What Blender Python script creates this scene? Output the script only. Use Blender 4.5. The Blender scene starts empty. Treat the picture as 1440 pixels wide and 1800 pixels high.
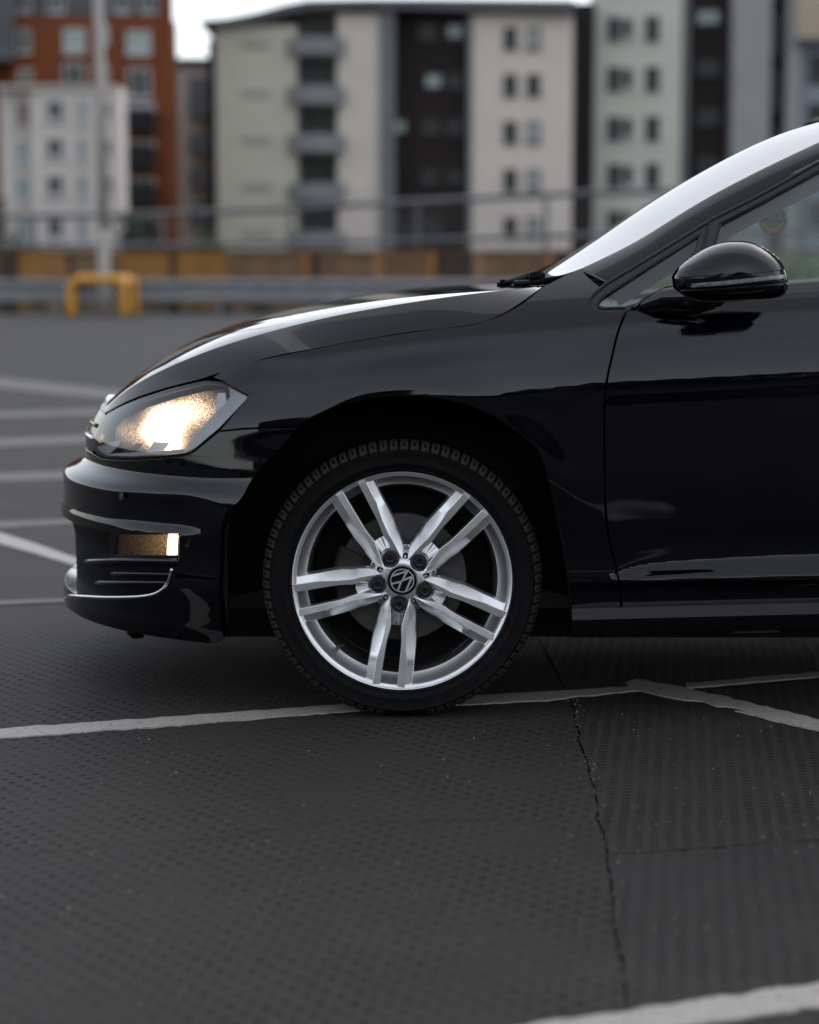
import bpy, bmesh, math, random
import numpy as np
from mathutils import Vector, Matrix
from mathutils.geometry import delaunay_2d_cdt
rng = random.Random(7)
nrs = np.random.RandomState(3)
SC = bpy.context.scene
COL = SC.collection

# ------------------------------------------------------------------ camera, sky, sun, exposure
FPX, PITCH, CY, CZ = 3500.0, math.atan(415/3500), -4.437, 0.995   # focal length in px of the 1440x1800 photo
cam_d = bpy.data.cameras.new('camera'); cam = bpy.data.objects.new('camera', cam_d); COL.objects.link(cam)
cam.location = (0, CY, CZ); cam.rotation_euler = (math.pi/2 - PITCH, 0, 0)
cam_d.sensor_fit = 'VERTICAL'; cam_d.sensor_height = 36; cam_d.lens = 36*FPX/1800
cam_d.clip_start = 0.05; cam_d.clip_end = 2000
cam_d.dof.use_dof = True; cam_d.dof.focus_distance = 4.42; cam_d.dof.aperture_fstop = 2.1
cam_d.dof.aperture_blades = 0
SC.camera = cam

SUN_EL, SUN_ROT = math.radians(36), math.radians(40)             # sun behind bright cloud, beyond the flats
w = bpy.data.worlds.new('World'); SC.world = w; w.use_nodes = True
wn, wl = w.node_tree.nodes, w.node_tree.links
sky = wn.new('ShaderNodeTexSky'); sky.sky_type = 'NISHITA'; sky.sun_disc = False
sky.sun_elevation = SUN_EL; sky.sun_rotation = SUN_ROT
sky.air_density = 1.0; sky.dust_density = 1.0; sky.ozone_density = 1.0
hs = wn.new('ShaderNodeHueSaturation'); hs.inputs['Saturation'].default_value = 0.56
bg = wn['Background']; bg.inputs['Strength'].default_value = 0.10
veil = wn.new('ShaderNodeMix'); veil.data_type = 'RGBA'; veil.blend_type = 'ADD'; veil.inputs[0].default_value = 1   # even cloud veil over the clear sky
veil.inputs[7].default_value = (2.15, 2.12, 2.14, 1)
wl.new(sky.outputs[0], hs.inputs['Color']); wl.new(hs.outputs[0], veil.inputs[6]); wl.new(veil.outputs[2], bg.inputs['Color'])
sun_d = bpy.data.lights.new('sun', 'SUN'); sun_d.energy = 0.5; sun_d.angle = math.radians(110); sun_d.color = (1, .96, .9)
sun = bpy.data.objects.new('sun', sun_d); COL.objects.link(sun)
sd = Vector((math.sin(SUN_ROT)*math.cos(SUN_EL), math.cos(SUN_ROT)*math.cos(SUN_EL), math.sin(SUN_EL)))
sun.rotation_euler = sd.to_track_quat('Z', 'Y').to_euler(); sun.location = (0, 0, 60)
SC.view_settings.view_transform = 'Standard'; SC.view_settings.look = 'None'
SC.view_settings.exposure = 0.80; SC.view_settings.gamma = 1.0; SC.view_settings.use_curve_mapping = False
SC.cycles.use_denoising = True; SC.cycles.max_bounces = 8; SC.cycles.transparent_max_bounces = 16
SC.cycles.caustics_reflective = False; SC.cycles.caustics_refractive = False
SC.cycles.sample_clamp_indirect = 8

# ------------------------------------------------------------------ pixels <-> places
cp, sp_ = math.cos(PITCH), math.sin(PITCH)
def project(P):
    P = np.asarray(P, float); x = P[..., 0]; y = P[..., 1]-CY; z = P[..., 2]-CZ
    d = y*cp - z*sp_; h = y*sp_ + z*cp
    return 720 + FPX*x/d, 900 - FPX*h/d
def ray(u, v):
    a = (u-720)/FPX; b = (900-v)/FPX
    return a, cp + b*sp_, -sp_ + b*cp
def at(u, v, y):                                                   # point on the upright plane at depth y
    a, b, c = ray(u, v); t = (y-CY)/b
    return np.array([a*t, y, CZ + c*t])
def onground(u, v, z=0.0):
    a, b, c = ray(u, v); t = (z-CZ)/c
    return np.array([a*t, CY+b*t, z])

def pchip(xs, ys):
    xs = np.asarray(xs, float); ys = np.asarray(ys, float); o = np.argsort(xs); xs = xs[o]; ys = ys[o]
    h = np.diff(xs); d = np.diff(ys)/h; m = np.zeros_like(xs)
    for i in range(1, len(xs)-1):
        if d[i-1]*d[i] > 0:
            w1 = 2*h[i]+h[i-1]; w2 = h[i]+2*h[i-1]; m[i] = (w1+w2)/(w1/d[i-1]+w2/d[i])
    m[0] = d[0]; m[-1] = d[-1]
    def f(x):
        x = np.asarray(x, float); i = np.clip(np.searchsorted(xs, x)-1, 0, len(xs)-2)
        t = (x-xs[i])/h[i]; tc = np.clip(t, 0, 1)
        y = ((1+2*tc)*(1-tc)**2)*ys[i] + tc*(1-tc)**2*h[i]*m[i] + tc*tc*(3-2*tc)*ys[i+1] + tc*tc*(tc-1)*h[i]*m[i+1]
        return y + np.where(t < 0, (x-xs[0])*m[0], 0) + np.where(t > 1, (x-xs[-1])*m[-1], 0)
    return f
def cspline(ts, P):                                                # natural cubic through rows of P
    ts = np.asarray(ts, float); P = np.asarray(P, float); n = len(ts); h = np.diff(ts)
    A = np.eye(n); B = np.zeros_like(P)
    for i in range(1, n-1):
        A[i, i-1] = h[i-1]; A[i, i] = 2*(h[i-1]+h[i]); A[i, i+1] = h[i]
        B[i] = 6*((P[i+1]-P[i])/h[i]-(P[i]-P[i-1])/h[i-1])
    M = np.linalg.solve(A, B)
    def f(t):
        t = np.asarray(t, float); i = np.clip(np.searchsorted(ts, t)-1, 0, n-2)
        a = (ts[i+1]-t)/h[i]; b = (t-ts[i])/h[i]
        a = a[..., None]; b = b[..., None]; hh = (h[i]**2/6)[..., None]
        return a*P[i]+b*P[i+1]+((a**3-a)*M[i]+(b**3-b)*M[i+1])*hh
    return f
def sstep(a, b, x):
    t = np.clip((np.asarray(x, float)-a)/(b-a), 0, 1); return t*t*(3-2*t)

# ------------------------------------------------------------------ materials
class NT:
    def __init__(s, name):
        s.m = bpy.data.materials.new(name); s.m.use_nodes = True
        s.n = s.m.node_tree.nodes; s.l = s.m.node_tree.links; s.b = s.n['Principled BSDF']
    def new(s, t, **k):
        n = s.n.new(t)
        for a, v in k.items(): setattr(n, a, v)
        return n
    def link(s, a, b): s.l.new(a, b)
    def math(s, op, a, b=None, c=None):
        n = s.new('ShaderNodeMath', operation=op)
        for i, q in enumerate((a, b, c)):
            if q is None: continue
            if isinstance(q, (int, float)): n.inputs[i].default_value = q
            else: s.link(q, n.inputs[i])
        return n.outputs[0]
    def noise(s, scale, detail=4, rough=.6, vec=None, dist=0):
        n = s.new('ShaderNodeTexNoise'); n.inputs['Scale'].default_value = scale; n.inputs['Detail'].default_value = detail
        n.inputs['Roughness'].default_value = rough; n.inputs['Distortion'].default_value = dist
        if vec is not None: s.link(vec, n.inputs['Vector'])
        return n.outputs['Fac']
    def ramp(s, fac, a, b):
        n = s.new('ShaderNodeMapRange'); n.inputs['From Min'].default_value = a; n.inputs['From Max'].default_value = b
        n.clamp = True; s.link(fac, n.inputs['Value']); return n.outputs[0]
    def mix(s, fac, a, b):
        n = s.new('ShaderNodeMix', data_type='RGBA')
        for q, i in ((fac, 0), (a, 6), (b, 7)):
            if isinstance(q, (int, float)): n.inputs[i].default_value = q
            elif isinstance(q, tuple): n.inputs[i].default_value = (*q[:3], 1)
            else: s.link(q, n.inputs[i])
        return n.outputs[2]
    def bump(s, h, dist, strength=1.0):
        n = s.new('ShaderNodeBump'); n.inputs['Distance'].default_value = dist; n.inputs['Strength'].default_value = strength
        s.link(h, n.inputs['Height']); s.link(n.outputs[0], s.b.inputs['Normal']); return n
    def pos(s): return s.new('ShaderNodeNewGeometry').outputs['Position']
    def obj(s): return s.new('ShaderNodeTexCoord').outputs['Object']
    def set(s, **k):
        for a, v in k.items():
            i = s.b.inputs[a.replace('_', ' ')]
            if isinstance(v, tuple): i.default_value = (*v[:3], 1)
            elif isinstance(v, (int, float)): i.default_value = v
            else: s.link(v, i)
        return s

def simple(name, col, rough=.5, metal=0., var=.12, scale=30, bump=0., spec=.5, coat=0.):
    m = NT(name); f = m.noise(scale, 5, .65, m.obj())
    lo = tuple(c*(1-var) for c in col); hi = tuple(min(1, c*(1+var)) for c in col)
    m.set(Base_Color=m.mix(m.ramp(f, .3, .7), lo, hi), Roughness=m.math('ADD', rough-.04, m.math('MULTIPLY', f, .08)), Metallic=metal,
          Specular_IOR_Level=spec, Coat_Weight=coat)
    if bump: m.bump(f, bump)
    return m.m
def glassy(name, tint, refl=1.0, rough=.0, ior=1.5):                # thin sheet: see-through plus mirror reflection by Fresnel
    m = NT(name); n = m.n
    tr = m.new('ShaderNodeBsdfTransparent'); tr.inputs[0].default_value = (*tint, 1)
    gl = m.new('ShaderNodeBsdfGlossy'); gl.inputs['Roughness'].default_value = rough; gl.inputs[0].default_value = (refl, refl, refl, 1)
    fr = m.new('ShaderNodeFresnel'); fr.inputs['IOR'].default_value = ior
    mx = m.new('ShaderNodeMixShader'); m.link(fr.outputs[0], mx.inputs[0]); m.link(tr.outputs[0], mx.inputs[1]); m.link(gl.outputs[0], mx.inputs[2])
    m.link(mx.outputs[0], n['Material Output'].inputs['Surface']); return m.m
def emis(name, col, strength):
    m = NT(name); m.set(Base_Color=(.8, .8, .8), Emission_Color=col, Emission_Strength=strength); return m.m

M = {}
def paint():
    m = NT('black_paint'); p = m.obj()
    dust = m.ramp(m.noise(9, 6, .7, p), .45, .8); fleck = m.noise(900, 2, .5, p)
    speck = m.math('MULTIPLY', m.ramp(m.noise(620, 2, .5, p), .70, .76), m.ramp(m.noise(14, 4, .6, p), .42, .62))
    m.set(Base_Color=m.mix(m.math('MULTIPLY', speck, .6), m.mix(m.math('MULTIPLY', dust, .35), (.0010, .0013, .0030), (.006, .006, .0068)), (.055, .052, .048)),
          Roughness=m.math('ADD', .035, m.math('MULTIPLY', dust, .05)), Specular_IOR_Level=.5, IOR=1.5)
    m.bump(m.noise(260, 2, .5, p), .00003, .35); return m.m
M['paint'] = paint()
M['blackgloss'] = simple('piano_black_plastic', (.004, .004, .005), .12, var=.3)
M['plastic'] = simple('black_plastic', (.0035, .0035, .0038), .55, var=.3, scale=200, bump=.0004, spec=.10)
M['rubber'] = simple('rubber_seal', (.010, .010, .010), .6, var=.3)
M['trim'] = simple('window_trim', (.022, .021, .022), .32, var=.2)
M['dark'] = simple('dark_void', (.004, .004, .004), .9)
M['chrome'] = simple('chrome', (.75, .75, .77), .08, 1, var=.03)
M['satin'] = simple('satin_chrome', (.42, .43, .45), .28, 1, var=.05)
M['greyplastic'] = simple('grey_lamp_plastic', (.30, .31, .32), .3, .6, var=.08)
M['lampgrey'] = simple('lamp_housing_grey', (.16, .165, .175), .3, .5, var=.15, scale=60)
M['palelens'] = simple('pale_lamp_moulding', (.62, .63, .65), .18, .0, var=.06, coat=.5)
M['whiteref'] = simple('white_reflector', (.85, .86, .88), .25, 0., var=.03)
M['liner'] = simple('arch_liner_felt', (.006, .006, .006), .95, var=.4, scale=90)
M['lens'] = glassy('lamp_lens', (.95, .96, .98), 1.0, .0, 1.5)
M['glass'] = glassy('side_glass', (.80, .86, .83), 1.0, .0, 1.75)
M['screenglass'] = glassy('windscreen_glass', (.62, .70, .66), .50, .06, 1.7)
M['headlining'] = simple('interior_pillar_trim', (.42, .43, .41), .8, var=.06)
M['dash'] = simple('dashboard_plastic', (.025, .025, .027), .55, bump=.0004)
def silver():
    m = NT('silver_alloy'); p = m.obj(); f = m.noise(1400, 2, .5, p); d = m.noise(18, 5, .7, p)
    m.set(Base_Color=m.mix(m.ramp(d, .4, .8), (.97, .97, .97), (.80, .80, .80)), Metallic=.88, Roughness=m.math('ADD', .24, m.math('MULTIPLY', f, .12)))
    m.bump(f, .00004, .3); return m.m
M['silver'] = silver()
def tyre_m():
    m = NT('tyre_rubber'); p = m.obj(); d = m.noise(40, 6, .7, p)
    m.set(Base_Color=m.mix(m.ramp(d, .4, .75), (.0024, .0024, .0024), (.008, .0075, .007)), Roughness=.7, Specular_IOR_Level=.16)
    m.bump(m.noise(220, 3, .6, p), .0006, .5); return m.m
M['tyre'] = tyre_m()
M['tread'] = simple('dusty_tread_rubber', (.042, .034, .029), .85, spec=.2, var=.4, scale=160, bump=.0006)
M['disc'] = simple('brake_disc_steel', (.085, .080, .076), .5, .6, var=.15, scale=50)
M['caliper'] = simple('rusty_caliper', (.03, .022, .018), .7, .3, var=.4)
M['boltcap'] = simple('bolt_cap_plastic', (.008, .008, .009), .38, var=.3)

# ------------------------------------------------------------------ mesh helpers
def link(o, parent=None):
    COL.objects.link(o)
    if parent is not None: o.parent = parent
    return o
def empty(name, loc=(0, 0, 0)):
    o = bpy.data.objects.new(name, None); o.location = loc; o.empty_display_size = .2; COL.objects.link(o)
    return o
def tag(o, label=None, cat=None, group=None, kind=None):
    for k, v in (('label', label), ('category', cat), ('group', group), ('kind', kind)):
        if v: o[k] = v
    return o
ROOT = {}
def local(V, parent):                                               # vertices are written in world metres; parents sit at their base
    V = np.asarray(V, float)
    o = parent; off = np.zeros(3)
    while o is not None: off += np.array(o.location); o = o.parent
    return V - off
def mesh(name, V, F, mat, parent=None, smooth=True, normals=None, autosmooth=None):
    V = local(V, parent); F = [f for f in F if len(set(f)) == len(f)]
    me = bpy.data.meshes.new(name); me.from_pydata([tuple(map(float, v)) for v in V], [], [tuple(int(i) for i in f) for f in F]); me.validate(); me.update()
    if smooth: me.polygons.foreach_set('use_smooth', [True]*len(me.polygons))
    if mat is not None: me.materials.append(mat)
    o = bpy.data.objects.new(name, me); link(o, parent)
    if normals is not None: me.normals_split_custom_set_from_vertices([tuple(map(float, n)) for n in normals])
    elif autosmooth: me.set_sharp_from_angle(angle=math.radians(autosmooth))
    return o
YC = 0.85                                                           # centre plane of the car
def mirrored(V, F, Nn=None):
    V = np.array(V, float); V[:, 1] = 2*YC - V[:, 1]
    F = [tuple(reversed(f)) for f in F]
    if Nn is not None: Nn = np.array(Nn, float); Nn[:, 1] *= -1
    return V, F, Nn
def unit(a): return a/np.maximum(np.linalg.norm(a, axis=-1, keepdims=True), 1e-12)
def snorm(surf, s, z, e=6e-4):
    du = surf(s+e, z)-surf(s-e, z); dv = surf(s, z+e)-surf(s, z-e); return unit(np.cross(du, dv))
def inside(pts, poly):
    x, y = pts[:, 0], pts[:, 1]; r = np.zeros(len(pts), bool); n = len(poly); j = n-1
    for i in range(n):
        xi, yi = poly[i]; xj, yj = poly[j]
        c = ((yi > y) != (yj > y)) & (x < (xj-xi)*(y-yi)/(yj-yi+1e-15)+xi); r ^= c; j = i
    return r
def densify(poly, step):
    out = []
    for i in range(len(poly)):
        a = np.array(poly[i], float); b = np.array(poly[(i+1) % len(poly)], float); n = max(1, int(np.ceil(np.linalg.norm(b-a)/step)))
        for k in range(n): out.append(a+(b-a)*k/n)
    return np.array(out)
def rounded(poly, r, n=4):                                          # round every corner by up to r
    out = []; N = len(poly)
    for i in range(N):
        p = np.array(poly[i], float); a = np.array(poly[i-1], float); b = np.array(poly[(i+1) % N], float)
        da = np.linalg.norm(a-p); db = np.linalg.norm(b-p); rr = min(r, .45*da, .45*db)
        s = p+(a-p)*rr/max(da, 1e-9); e = p+(b-p)*rr/max(db, 1e-9)
        for k in range(n+1):
            t = k/n; out.append((1-t)**2*s+2*t*(1-t)*p+t*t*e)
    return out
def curve(pts, n=8):                                                # Catmull-Rom through open pixel points
    P = np.array(pts, float); ts = np.concatenate([[0], np.cumsum(np.linalg.norm(np.diff(P, axis=0), axis=1))])
    return [tuple(q) for q in cspline(ts, P)(np.linspace(0, ts[-1], n*(len(P)-1)+1))]
def area2(p): p = np.asarray(p); return np.sum(p[:, 0]*np.roll(p[:, 1], -1)-np.roll(p[:, 0], -1)*p[:, 1])
def panel_data(poly, surf, step, off=0., flange=.014, lip=.0016, holes=()):
    loops = []
    for k, lp in enumerate([poly]+list(holes)):
        d = densify(lp, step*.8)
        if (area2(d) < 0) == (k == 0): d = d[::-1]
        loops.append(d)
    lo, hi = loops[0].min(0), loops[0].max(0)
    gx = np.arange(lo[0], hi[0], step); gy = np.arange(lo[1], hi[1], step*.87)
    G = np.array([(x+(step/2 if j % 2 else 0), y) for j, y in enumerate(gy) for x in gx]) if len(gx) and len(gy) else np.zeros((0, 2))
    if len(G):
        k = inside(G, loops[0])
        for h in loops[1:]: k &= ~inside(G, h)
        G = G[k]
        if len(G):
            allb = np.vstack(loops); dm = np.full(len(G), 9.)
            for q in allb: dm = np.minimum(dm, np.hypot(G[:, 0]-q[0], G[:, 1]-q[1]))
            G = G[dm > step*.55]
    pts = np.vstack(loops+[G]); nb = sum(len(l) for l in loops)
    edges = []; o = 0; rings = []
    for l in loops:
        idx = list(range(o, o+len(l))); rings.append(idx); edges += [(idx[i], idx[(i+1) % len(l)]) for i in range(len(l))]; o += len(l)
    vs, es, fs, ov, oe, of = delaunay_2d_cdt([Vector((float(a), float(b))) for a, b in pts], edges, [], 0, 1e-7)
    P2 = np.array([tuple(v) for v in vs]); F = [tuple(f) for f in fs]
    cen = np.array([P2[list(f)].mean(0) for f in F]); keep = inside(cen, loops[0])
    for h in loops[1:]: keep &= ~inside(cen, h)
    F = [f for f, k in zip(F, keep) if k]
    mp = {}
    for i, olds in enumerate(ov):
        for q in olds: mp[q] = i
    P3 = surf(P2[:, 0], P2[:, 1]); N3 = snorm(surf, P2[:, 0], P2[:, 1])
    P3 = P3 + N3*off
    # orient faces with the surface normal
    Fo = []
    for f in F:
        a, b, c = P3[f[0]], P3[f[1]], P3[f[2]]
        Fo.append(f if np.dot(np.cross(b-a, c-a), N3[f[0]]) > 0 else tuple(reversed(f)))
    V = [P3]; Nn = [N3]; n = len(P3)
    if flange:
        for ring in rings:
            r = [mp[i] for i in ring]; r = [a for i, a in enumerate(r) if a != r[i-1]]; p = P3[r]; nn = N3[r]
            tang = unit(np.roll(p, -1, 0)-np.roll(p, 1, 0)); out = unit(np.cross(tang, nn))
            base = n; k = len(r)
            V += [p+out*lip*.7-nn*lip, p+out*lip*.7-nn*flange]; Nn += [out, out]; n += 2*k
            for i in range(k):
                j = (i+1) % k
                Fo.append((r[j], r[i], base+i, base+j)); Fo.append((base+j, base+i, base+k+i, base+k+j))
    return np.vstack(V), Fo, np.vstack(Nn)
def panel(name, poly, surf, mat, parent, step=.012, off=0., flange=.014, mirror=False, holes=(), lip=.0016):
    V, F, Nn = panel_data(poly, surf, step, off, flange, lip, holes)
    o = mesh(name, V, F, mat, parent, normals=Nn)
    if mirror: mesh(name, *mirrored(V, F)[:2], mat, parent if mirror is True else mirror, normals=mirrored(V, F, Nn)[2])
    return o
def inv(surf, px, sr, zr, ns=420, nz=320, front=True):
    key = (surf, sr, zr)
    if key not in INVC:
        s, z = np.meshgrid(np.linspace(*sr, ns), np.linspace(*zr, nz), indexing='ij'); s = s.ravel(); z = z.ravel()
        P = surf(s, z); u, v = project(P)
        if front:
            N3 = snorm(surf, s, z); ok = np.einsum('ij,ij->i', N3, np.array([0, CY, CZ])-P) > 0
        else: ok = np.ones(len(s), bool)
        INVC[key] = (s, z, u, v, ok)
    s, z, u, v, ok = INVC[key]
    out = []
    for (a, b) in px:
        d = (u-a)**2+(v-b)**2+np.where(ok, 0, 1e9); i = int(np.argmin(d)); q = np.array([s[i], z[i]]); best = (math.sqrt(d[i]), q.copy())
        for _ in range(6):
            e = 1e-4; S4 = np.array([q[0], q[0]+e, q[0]]); Z4 = np.array([q[1], q[1], q[1]+e]); uu, vv = project(surf(S4, Z4))
            J = np.array([[uu[1]-uu[0], uu[2]-uu[0]], [vv[1]-vv[0], vv[2]-vv[0]]])/e; r = np.array([a-uu[0], b-vv[0]]); er = np.linalg.norm(r)
            if er < best[0]: best = (er, q.copy())
            if er < .02 or abs(np.linalg.det(J)) < 1e3: break
            q = q+np.clip(np.linalg.solve(J, r), -.01, .01)
        out.append(tuple(best[1]))
    return out
def gridmesh(name, P, mat, parent, flip=False, mirror=False, join=False):
    n, m = P.shape[:2]
    du = np.gradient(P, axis=0); dv = np.gradient(P, axis=1); Nn = unit(np.cross(du, dv)).reshape(-1, 3)
    V = P.reshape(-1, 3); F = []
    for i in range(n-1):
        for j in range(m-1):
            a = i*m+j; F.append((a, a+m, a+m+1, a+1))
    if flip: F = [tuple(reversed(f)) for f in F]; Nn = -Nn
    if join:
        V2, F2, N2 = mirrored(V, F, Nn); k = len(V)
        V = np.vstack([V, V2]); F = F+[tuple(i+k for i in f) for f in F2]; Nn = np.vstack([Nn, N2])
    o = mesh(name, V, F, mat, parent, normals=Nn)
    if mirror: V2, F2, N2 = mirrored(V, F, Nn); mesh(name, V2, F2, mat, parent, normals=N2)
    return o
def box_vf(c, d, rot=None):
    c = np.array(c, float); d = np.array(d, float)/2
    V = np.array([(sx, sy, sz) for sz in (-1, 1) for sy in (-1, 1) for sx in (-1, 1)], float)*d
    if rot is not None: V = V@np.array(rot).T
    F = [(0, 2, 3, 1), (4, 5, 7, 6), (0, 1, 5, 4), (2, 6, 7, 3), (0, 4, 6, 2), (1, 3, 7, 5)]
    return V+c, F
class MB:
    def __init__(s): s.V = []; s.F = []; s.n = 0
    def add(s, V, F):
        V = np.asarray(V, float); s.V.append(V); s.F += [tuple(i+s.n for i in f) for f in F]; s.n += len(V); return s
    def box(s, c, d, rot=None): return s.add(*box_vf(c, d, rot))
    def span(s, lo, hi): lo = np.array(lo, float); hi = np.array(hi, float); return s.box((lo+hi)/2, hi-lo)
    def tube(s, pts, r, n=10, cap=True):
        pts = np.array(pts, float); k = len(pts); rr = np.full(k, r) if np.isscalar(r) else np.array(r)
        T = unit(np.gradient(pts, axis=0)); V = []
        up = np.array([0, 0, 1.]) if abs(T[0][2]) < .9 else np.array([1., 0, 0])
        a = unit(np.cross(up, T[0]))
        for i in range(k):
            a = unit(a-T[i]*np.dot(a, T[i])); b = np.cross(T[i], a)
            V += [pts[i]+rr[i]*(math.cos(2*math.pi*j/n)*a+math.sin(2*math.pi*j/n)*b) for j in range(n)]
        F = [(i*n+j, i*n+(j+1) % n, (i+1)*n+(j+1) % n, (i+1)*n+j) for i in range(k-1) for j in range(n)]
        if cap: F += [tuple(reversed(range(n))), tuple(range((k-1)*n, k*n))]
        return s.add(V, F)
    def build(s, name, mat, parent=None, smooth=False, bevel=0., autosmooth=None):
        o = mesh(name, np.vstack(s.V), s.F, mat, parent, smooth=smooth or bool(autosmooth), autosmooth=autosmooth)
        if bevel:
            b = o.modifiers.new('bevel', 'BEVEL'); b.width = bevel; b.segments = 2; b.limit_method = 'ANGLE'
        return o
def lathe_vf(prof, n, cx, cy, cz):                                  # profile of (radius, y), spun about the y axis
    V = []; k = len(prof)
    for i in range(n):
        a = 2*math.pi*i/n
        V += [(cx+r*math.cos(a), cy+y, cz+r*math.sin(a)) for r, y in prof]
    F = [(i*k+j, i*k+j+1, ((i+1) % n)*k+j+1, ((i+1) % n)*k+j) for i in range(n) for j in range(k-1)]
    return np.array(V), F

# ------------------------------------------------------------------ the car: body surface
HX, HZ, RP = -0.0165, 0.312, 1/780.0                                # front hub, metres per photo pixel at the wheel face
X0, LP = -0.22, 1.15                                                # where the side starts to turn round to the nose
def linez(px, y):                                                   # a traced feature line -> z(x)
    P = np.array([at(u, v, y) for u, v in px]); return pchip(P[:, 0], P[:, 2])
z_sh = linez([(402, 664), (527, 634), (652, 614), (760, 601), (860, 590), (960, 582), (1060, 574), (1440, 545), (2200, 520)], -.035)
z_cr = linez([(560, 720), (700, 705), (900, 693), (1063, 675), (1200, 668), (1440, 655), (2200, 622)], -.056)
z_st = linez([(980, 1019), (1066, 1018), (1090, 1004), (1140, 991), (1250, 981), (1440, 972), (2200, 962)], -.03)
z_sb = linez([(980, 1021), (1066, 1021), (1090, 1020), (1440, 1012), (2200, 1002)], -.05)
f_wing = pchip([.14, .165, .30, .40, .46, .56, .64, .70, .735, .76, .80, .84], [.002, -.008, -.0295, -.0365, -.0415, -.0475, -.0492, -.0512, -.0545, -.0533, -.0475, -.0400])
f_front = pchip([.14, .165, .30, .43, .48, .54, .60, .66, .76, .80, .84], [.000, -.012, -.052, -.0765, -.0750, -.0690, -.0625, -.0565, -.0460, -.0412, -.0365])
ROLL = [.010, .03, .06, .09, .12, .16, .22]
def Fside(x, z):
    x = np.asarray(x, float); z = np.asarray(z, float); shp = x.shape; x = x.ravel(); z = z.ravel()
    zs, zc, zt, zb = z_sh(x), z_cr(x), z_st(x), z_sb(x)
    c = sstep(.30, .46, x); cf = sstep(.06, -.20, x) if False else 1-sstep(-.20, .06, x); fw = lambda q: f_wing(q)*(1-cf)+f_front(q)*cf; am = sstep(.425, .52, x)
    Z = []; Y = []
    for d in reversed(ROLL): Z.append(zs+.003+d); Y.append(np.full_like(x, -.034+.42*d+4.6*d*d))
    def k(zz, yd):
        Z.append(zz); Y.append(fw(zz)*(1-c)+yd*c)
    Z.append(zs+.003); Y.append(np.full_like(x, -.0340))
    Z.append(zs-.003); Y.append(np.full_like(x, -.0354))
    Z.append(zs-.02); Y.append(-.0385*(1-c)-.0383*c)
    k((zs+zc)/2, -.0475); k(zc+.008, -.0562); k(zc, -.0568); k(zc-.007, -.0515); k(zc-.022, -.0478); k(zc-.05, -.0487)
    k(zc-.085, -.0492); k(np.full_like(x, .56), -.0475); k(np.full_like(x, .46), -.0405)
    base = fw(zt)*(1-c)-.0330*c
    Z.append(np.maximum(zt, zb+.012)+.03); Y.append(base-.001)
    Z.append(np.maximum(zt, zb+.012)); Y.append(base)
    Z.append(np.minimum((zt+zb)/2+.004, np.maximum(zt, zb+.012)-.004)); Y.append(base-.007*am)
    Z.append(zb); Y.append(base-.0225*am+.002*(1-am))
    Z.append(zb-.005); Y.append(base-.0225*am+.002*(1-am))
    Z.append(zb-.025); Y.append(base+.014*c+.003)
    Z.append(np.full_like(x, .235)); Y.append(fw(np.full_like(x, .235))*(1-c)-.008*c)
    Z.append(np.full_like(x, .12)); Y.append(np.full_like(x, .008))
    Z = np.array(Z)[::-1]; Y = np.array(Y)[::-1]                     # ascending z
    H = np.maximum(np.diff(Z, axis=0), 1e-5); D = np.diff(Y, axis=0)/H
    m = np.zeros_like(Z); m[0] = D[0]; m[-1] = D[-1]
    a, b = D[:-1], D[1:]; w1 = 2*H[1:]+H[:-1]; w2 = H[1:]+2*H[:-1]
    with np.errstate(divide='ignore', invalid='ignore'):
        mm = (w1+w2)/(w1/a+w2/b)
    m[1:-1] = np.where(a*b > 0, mm, 0)
    i = np.clip((z[None, :] > Z).sum(0)-1, 0, len(Z)-2); j = np.arange(len(x))
    h = H[i, j]; t = (z-Z[i, j])/h; tc = np.clip(t, 0, 1)
    y = (1+2*tc)*(1-tc)**2*Y[i, j]+tc*(1-tc)**2*h*m[i, j]+tc*tc*(3-2*tc)*Y[i+1, j]+tc*tc*(tc-1)*h*m[i+1, j]
    y = y+np.where(t < 0, (z-Z[0])*m[0], 0)+np.where(t > 1, (z-Z[-1])*m[-1], 0)
    for hx in (HX, HX+2.637):
        r = np.hypot(x-hx, z-HZ); y = y-.006*np.exp(-((r-.415)/.05)**2)*sstep(.40, .56, z)
    return y.reshape(shp)
# nose: at each height a plan curve runs from the side to the centre; its length is solved so that the outline matches
NOSE = [(262, 634), (205, 676), (182, 703), (160, 735), (149, 762), (147, 783), (151, 797), (110.5, 826), (107.5, 834), (107, 900), (109, 920),
        (113, 935), (116, 1000), (115, 1045), (113, 1061), (150, 1081), (226, 1103), (300, 1119), (420, 1131)]
def plan(t, y0, L):
    p1 = X0-.56*(L-.22); yb = YC-.60*(YC-y0)
    b0, b1, b2, b3 = (1-t)**3, 3*t*(1-t)**2, 3*t*t*(1-t), t**3
    return b0*X0+b1*p1+b2*-L+b3*-L, b0*y0+b1*y0+b2*yb+b3*YC
def solve_nose():
    tt = np.linspace(.02, 1, 240); zz = []; LL = []
    for u, v in NOSE:
        z = at(u, v, .5)[2]
        for _ in range(3):
            y0 = float(Fside(np.array([X0]), np.array([z]))[0]); lo, hi = .24, 1.3
            for _ in range(34):
                L = (lo+hi)/2; x, y = plan(tt, y0, L); uu, vv = project(np.stack([x, y, np.full_like(x, z)], -1)); i = int(np.argmin(uu))
                if uu[i] < u: hi = L
                else: lo = L
            z = at(u, v, y[i])[2]
        zz.append(z); LL.append(L)
    return np.array(zz), np.array(LL)
_z, _L = solve_nose(); LFUN = pchip(_z, _L)
XR, LR = 3.0, .72                                                   # the tail turns the same way
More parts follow.
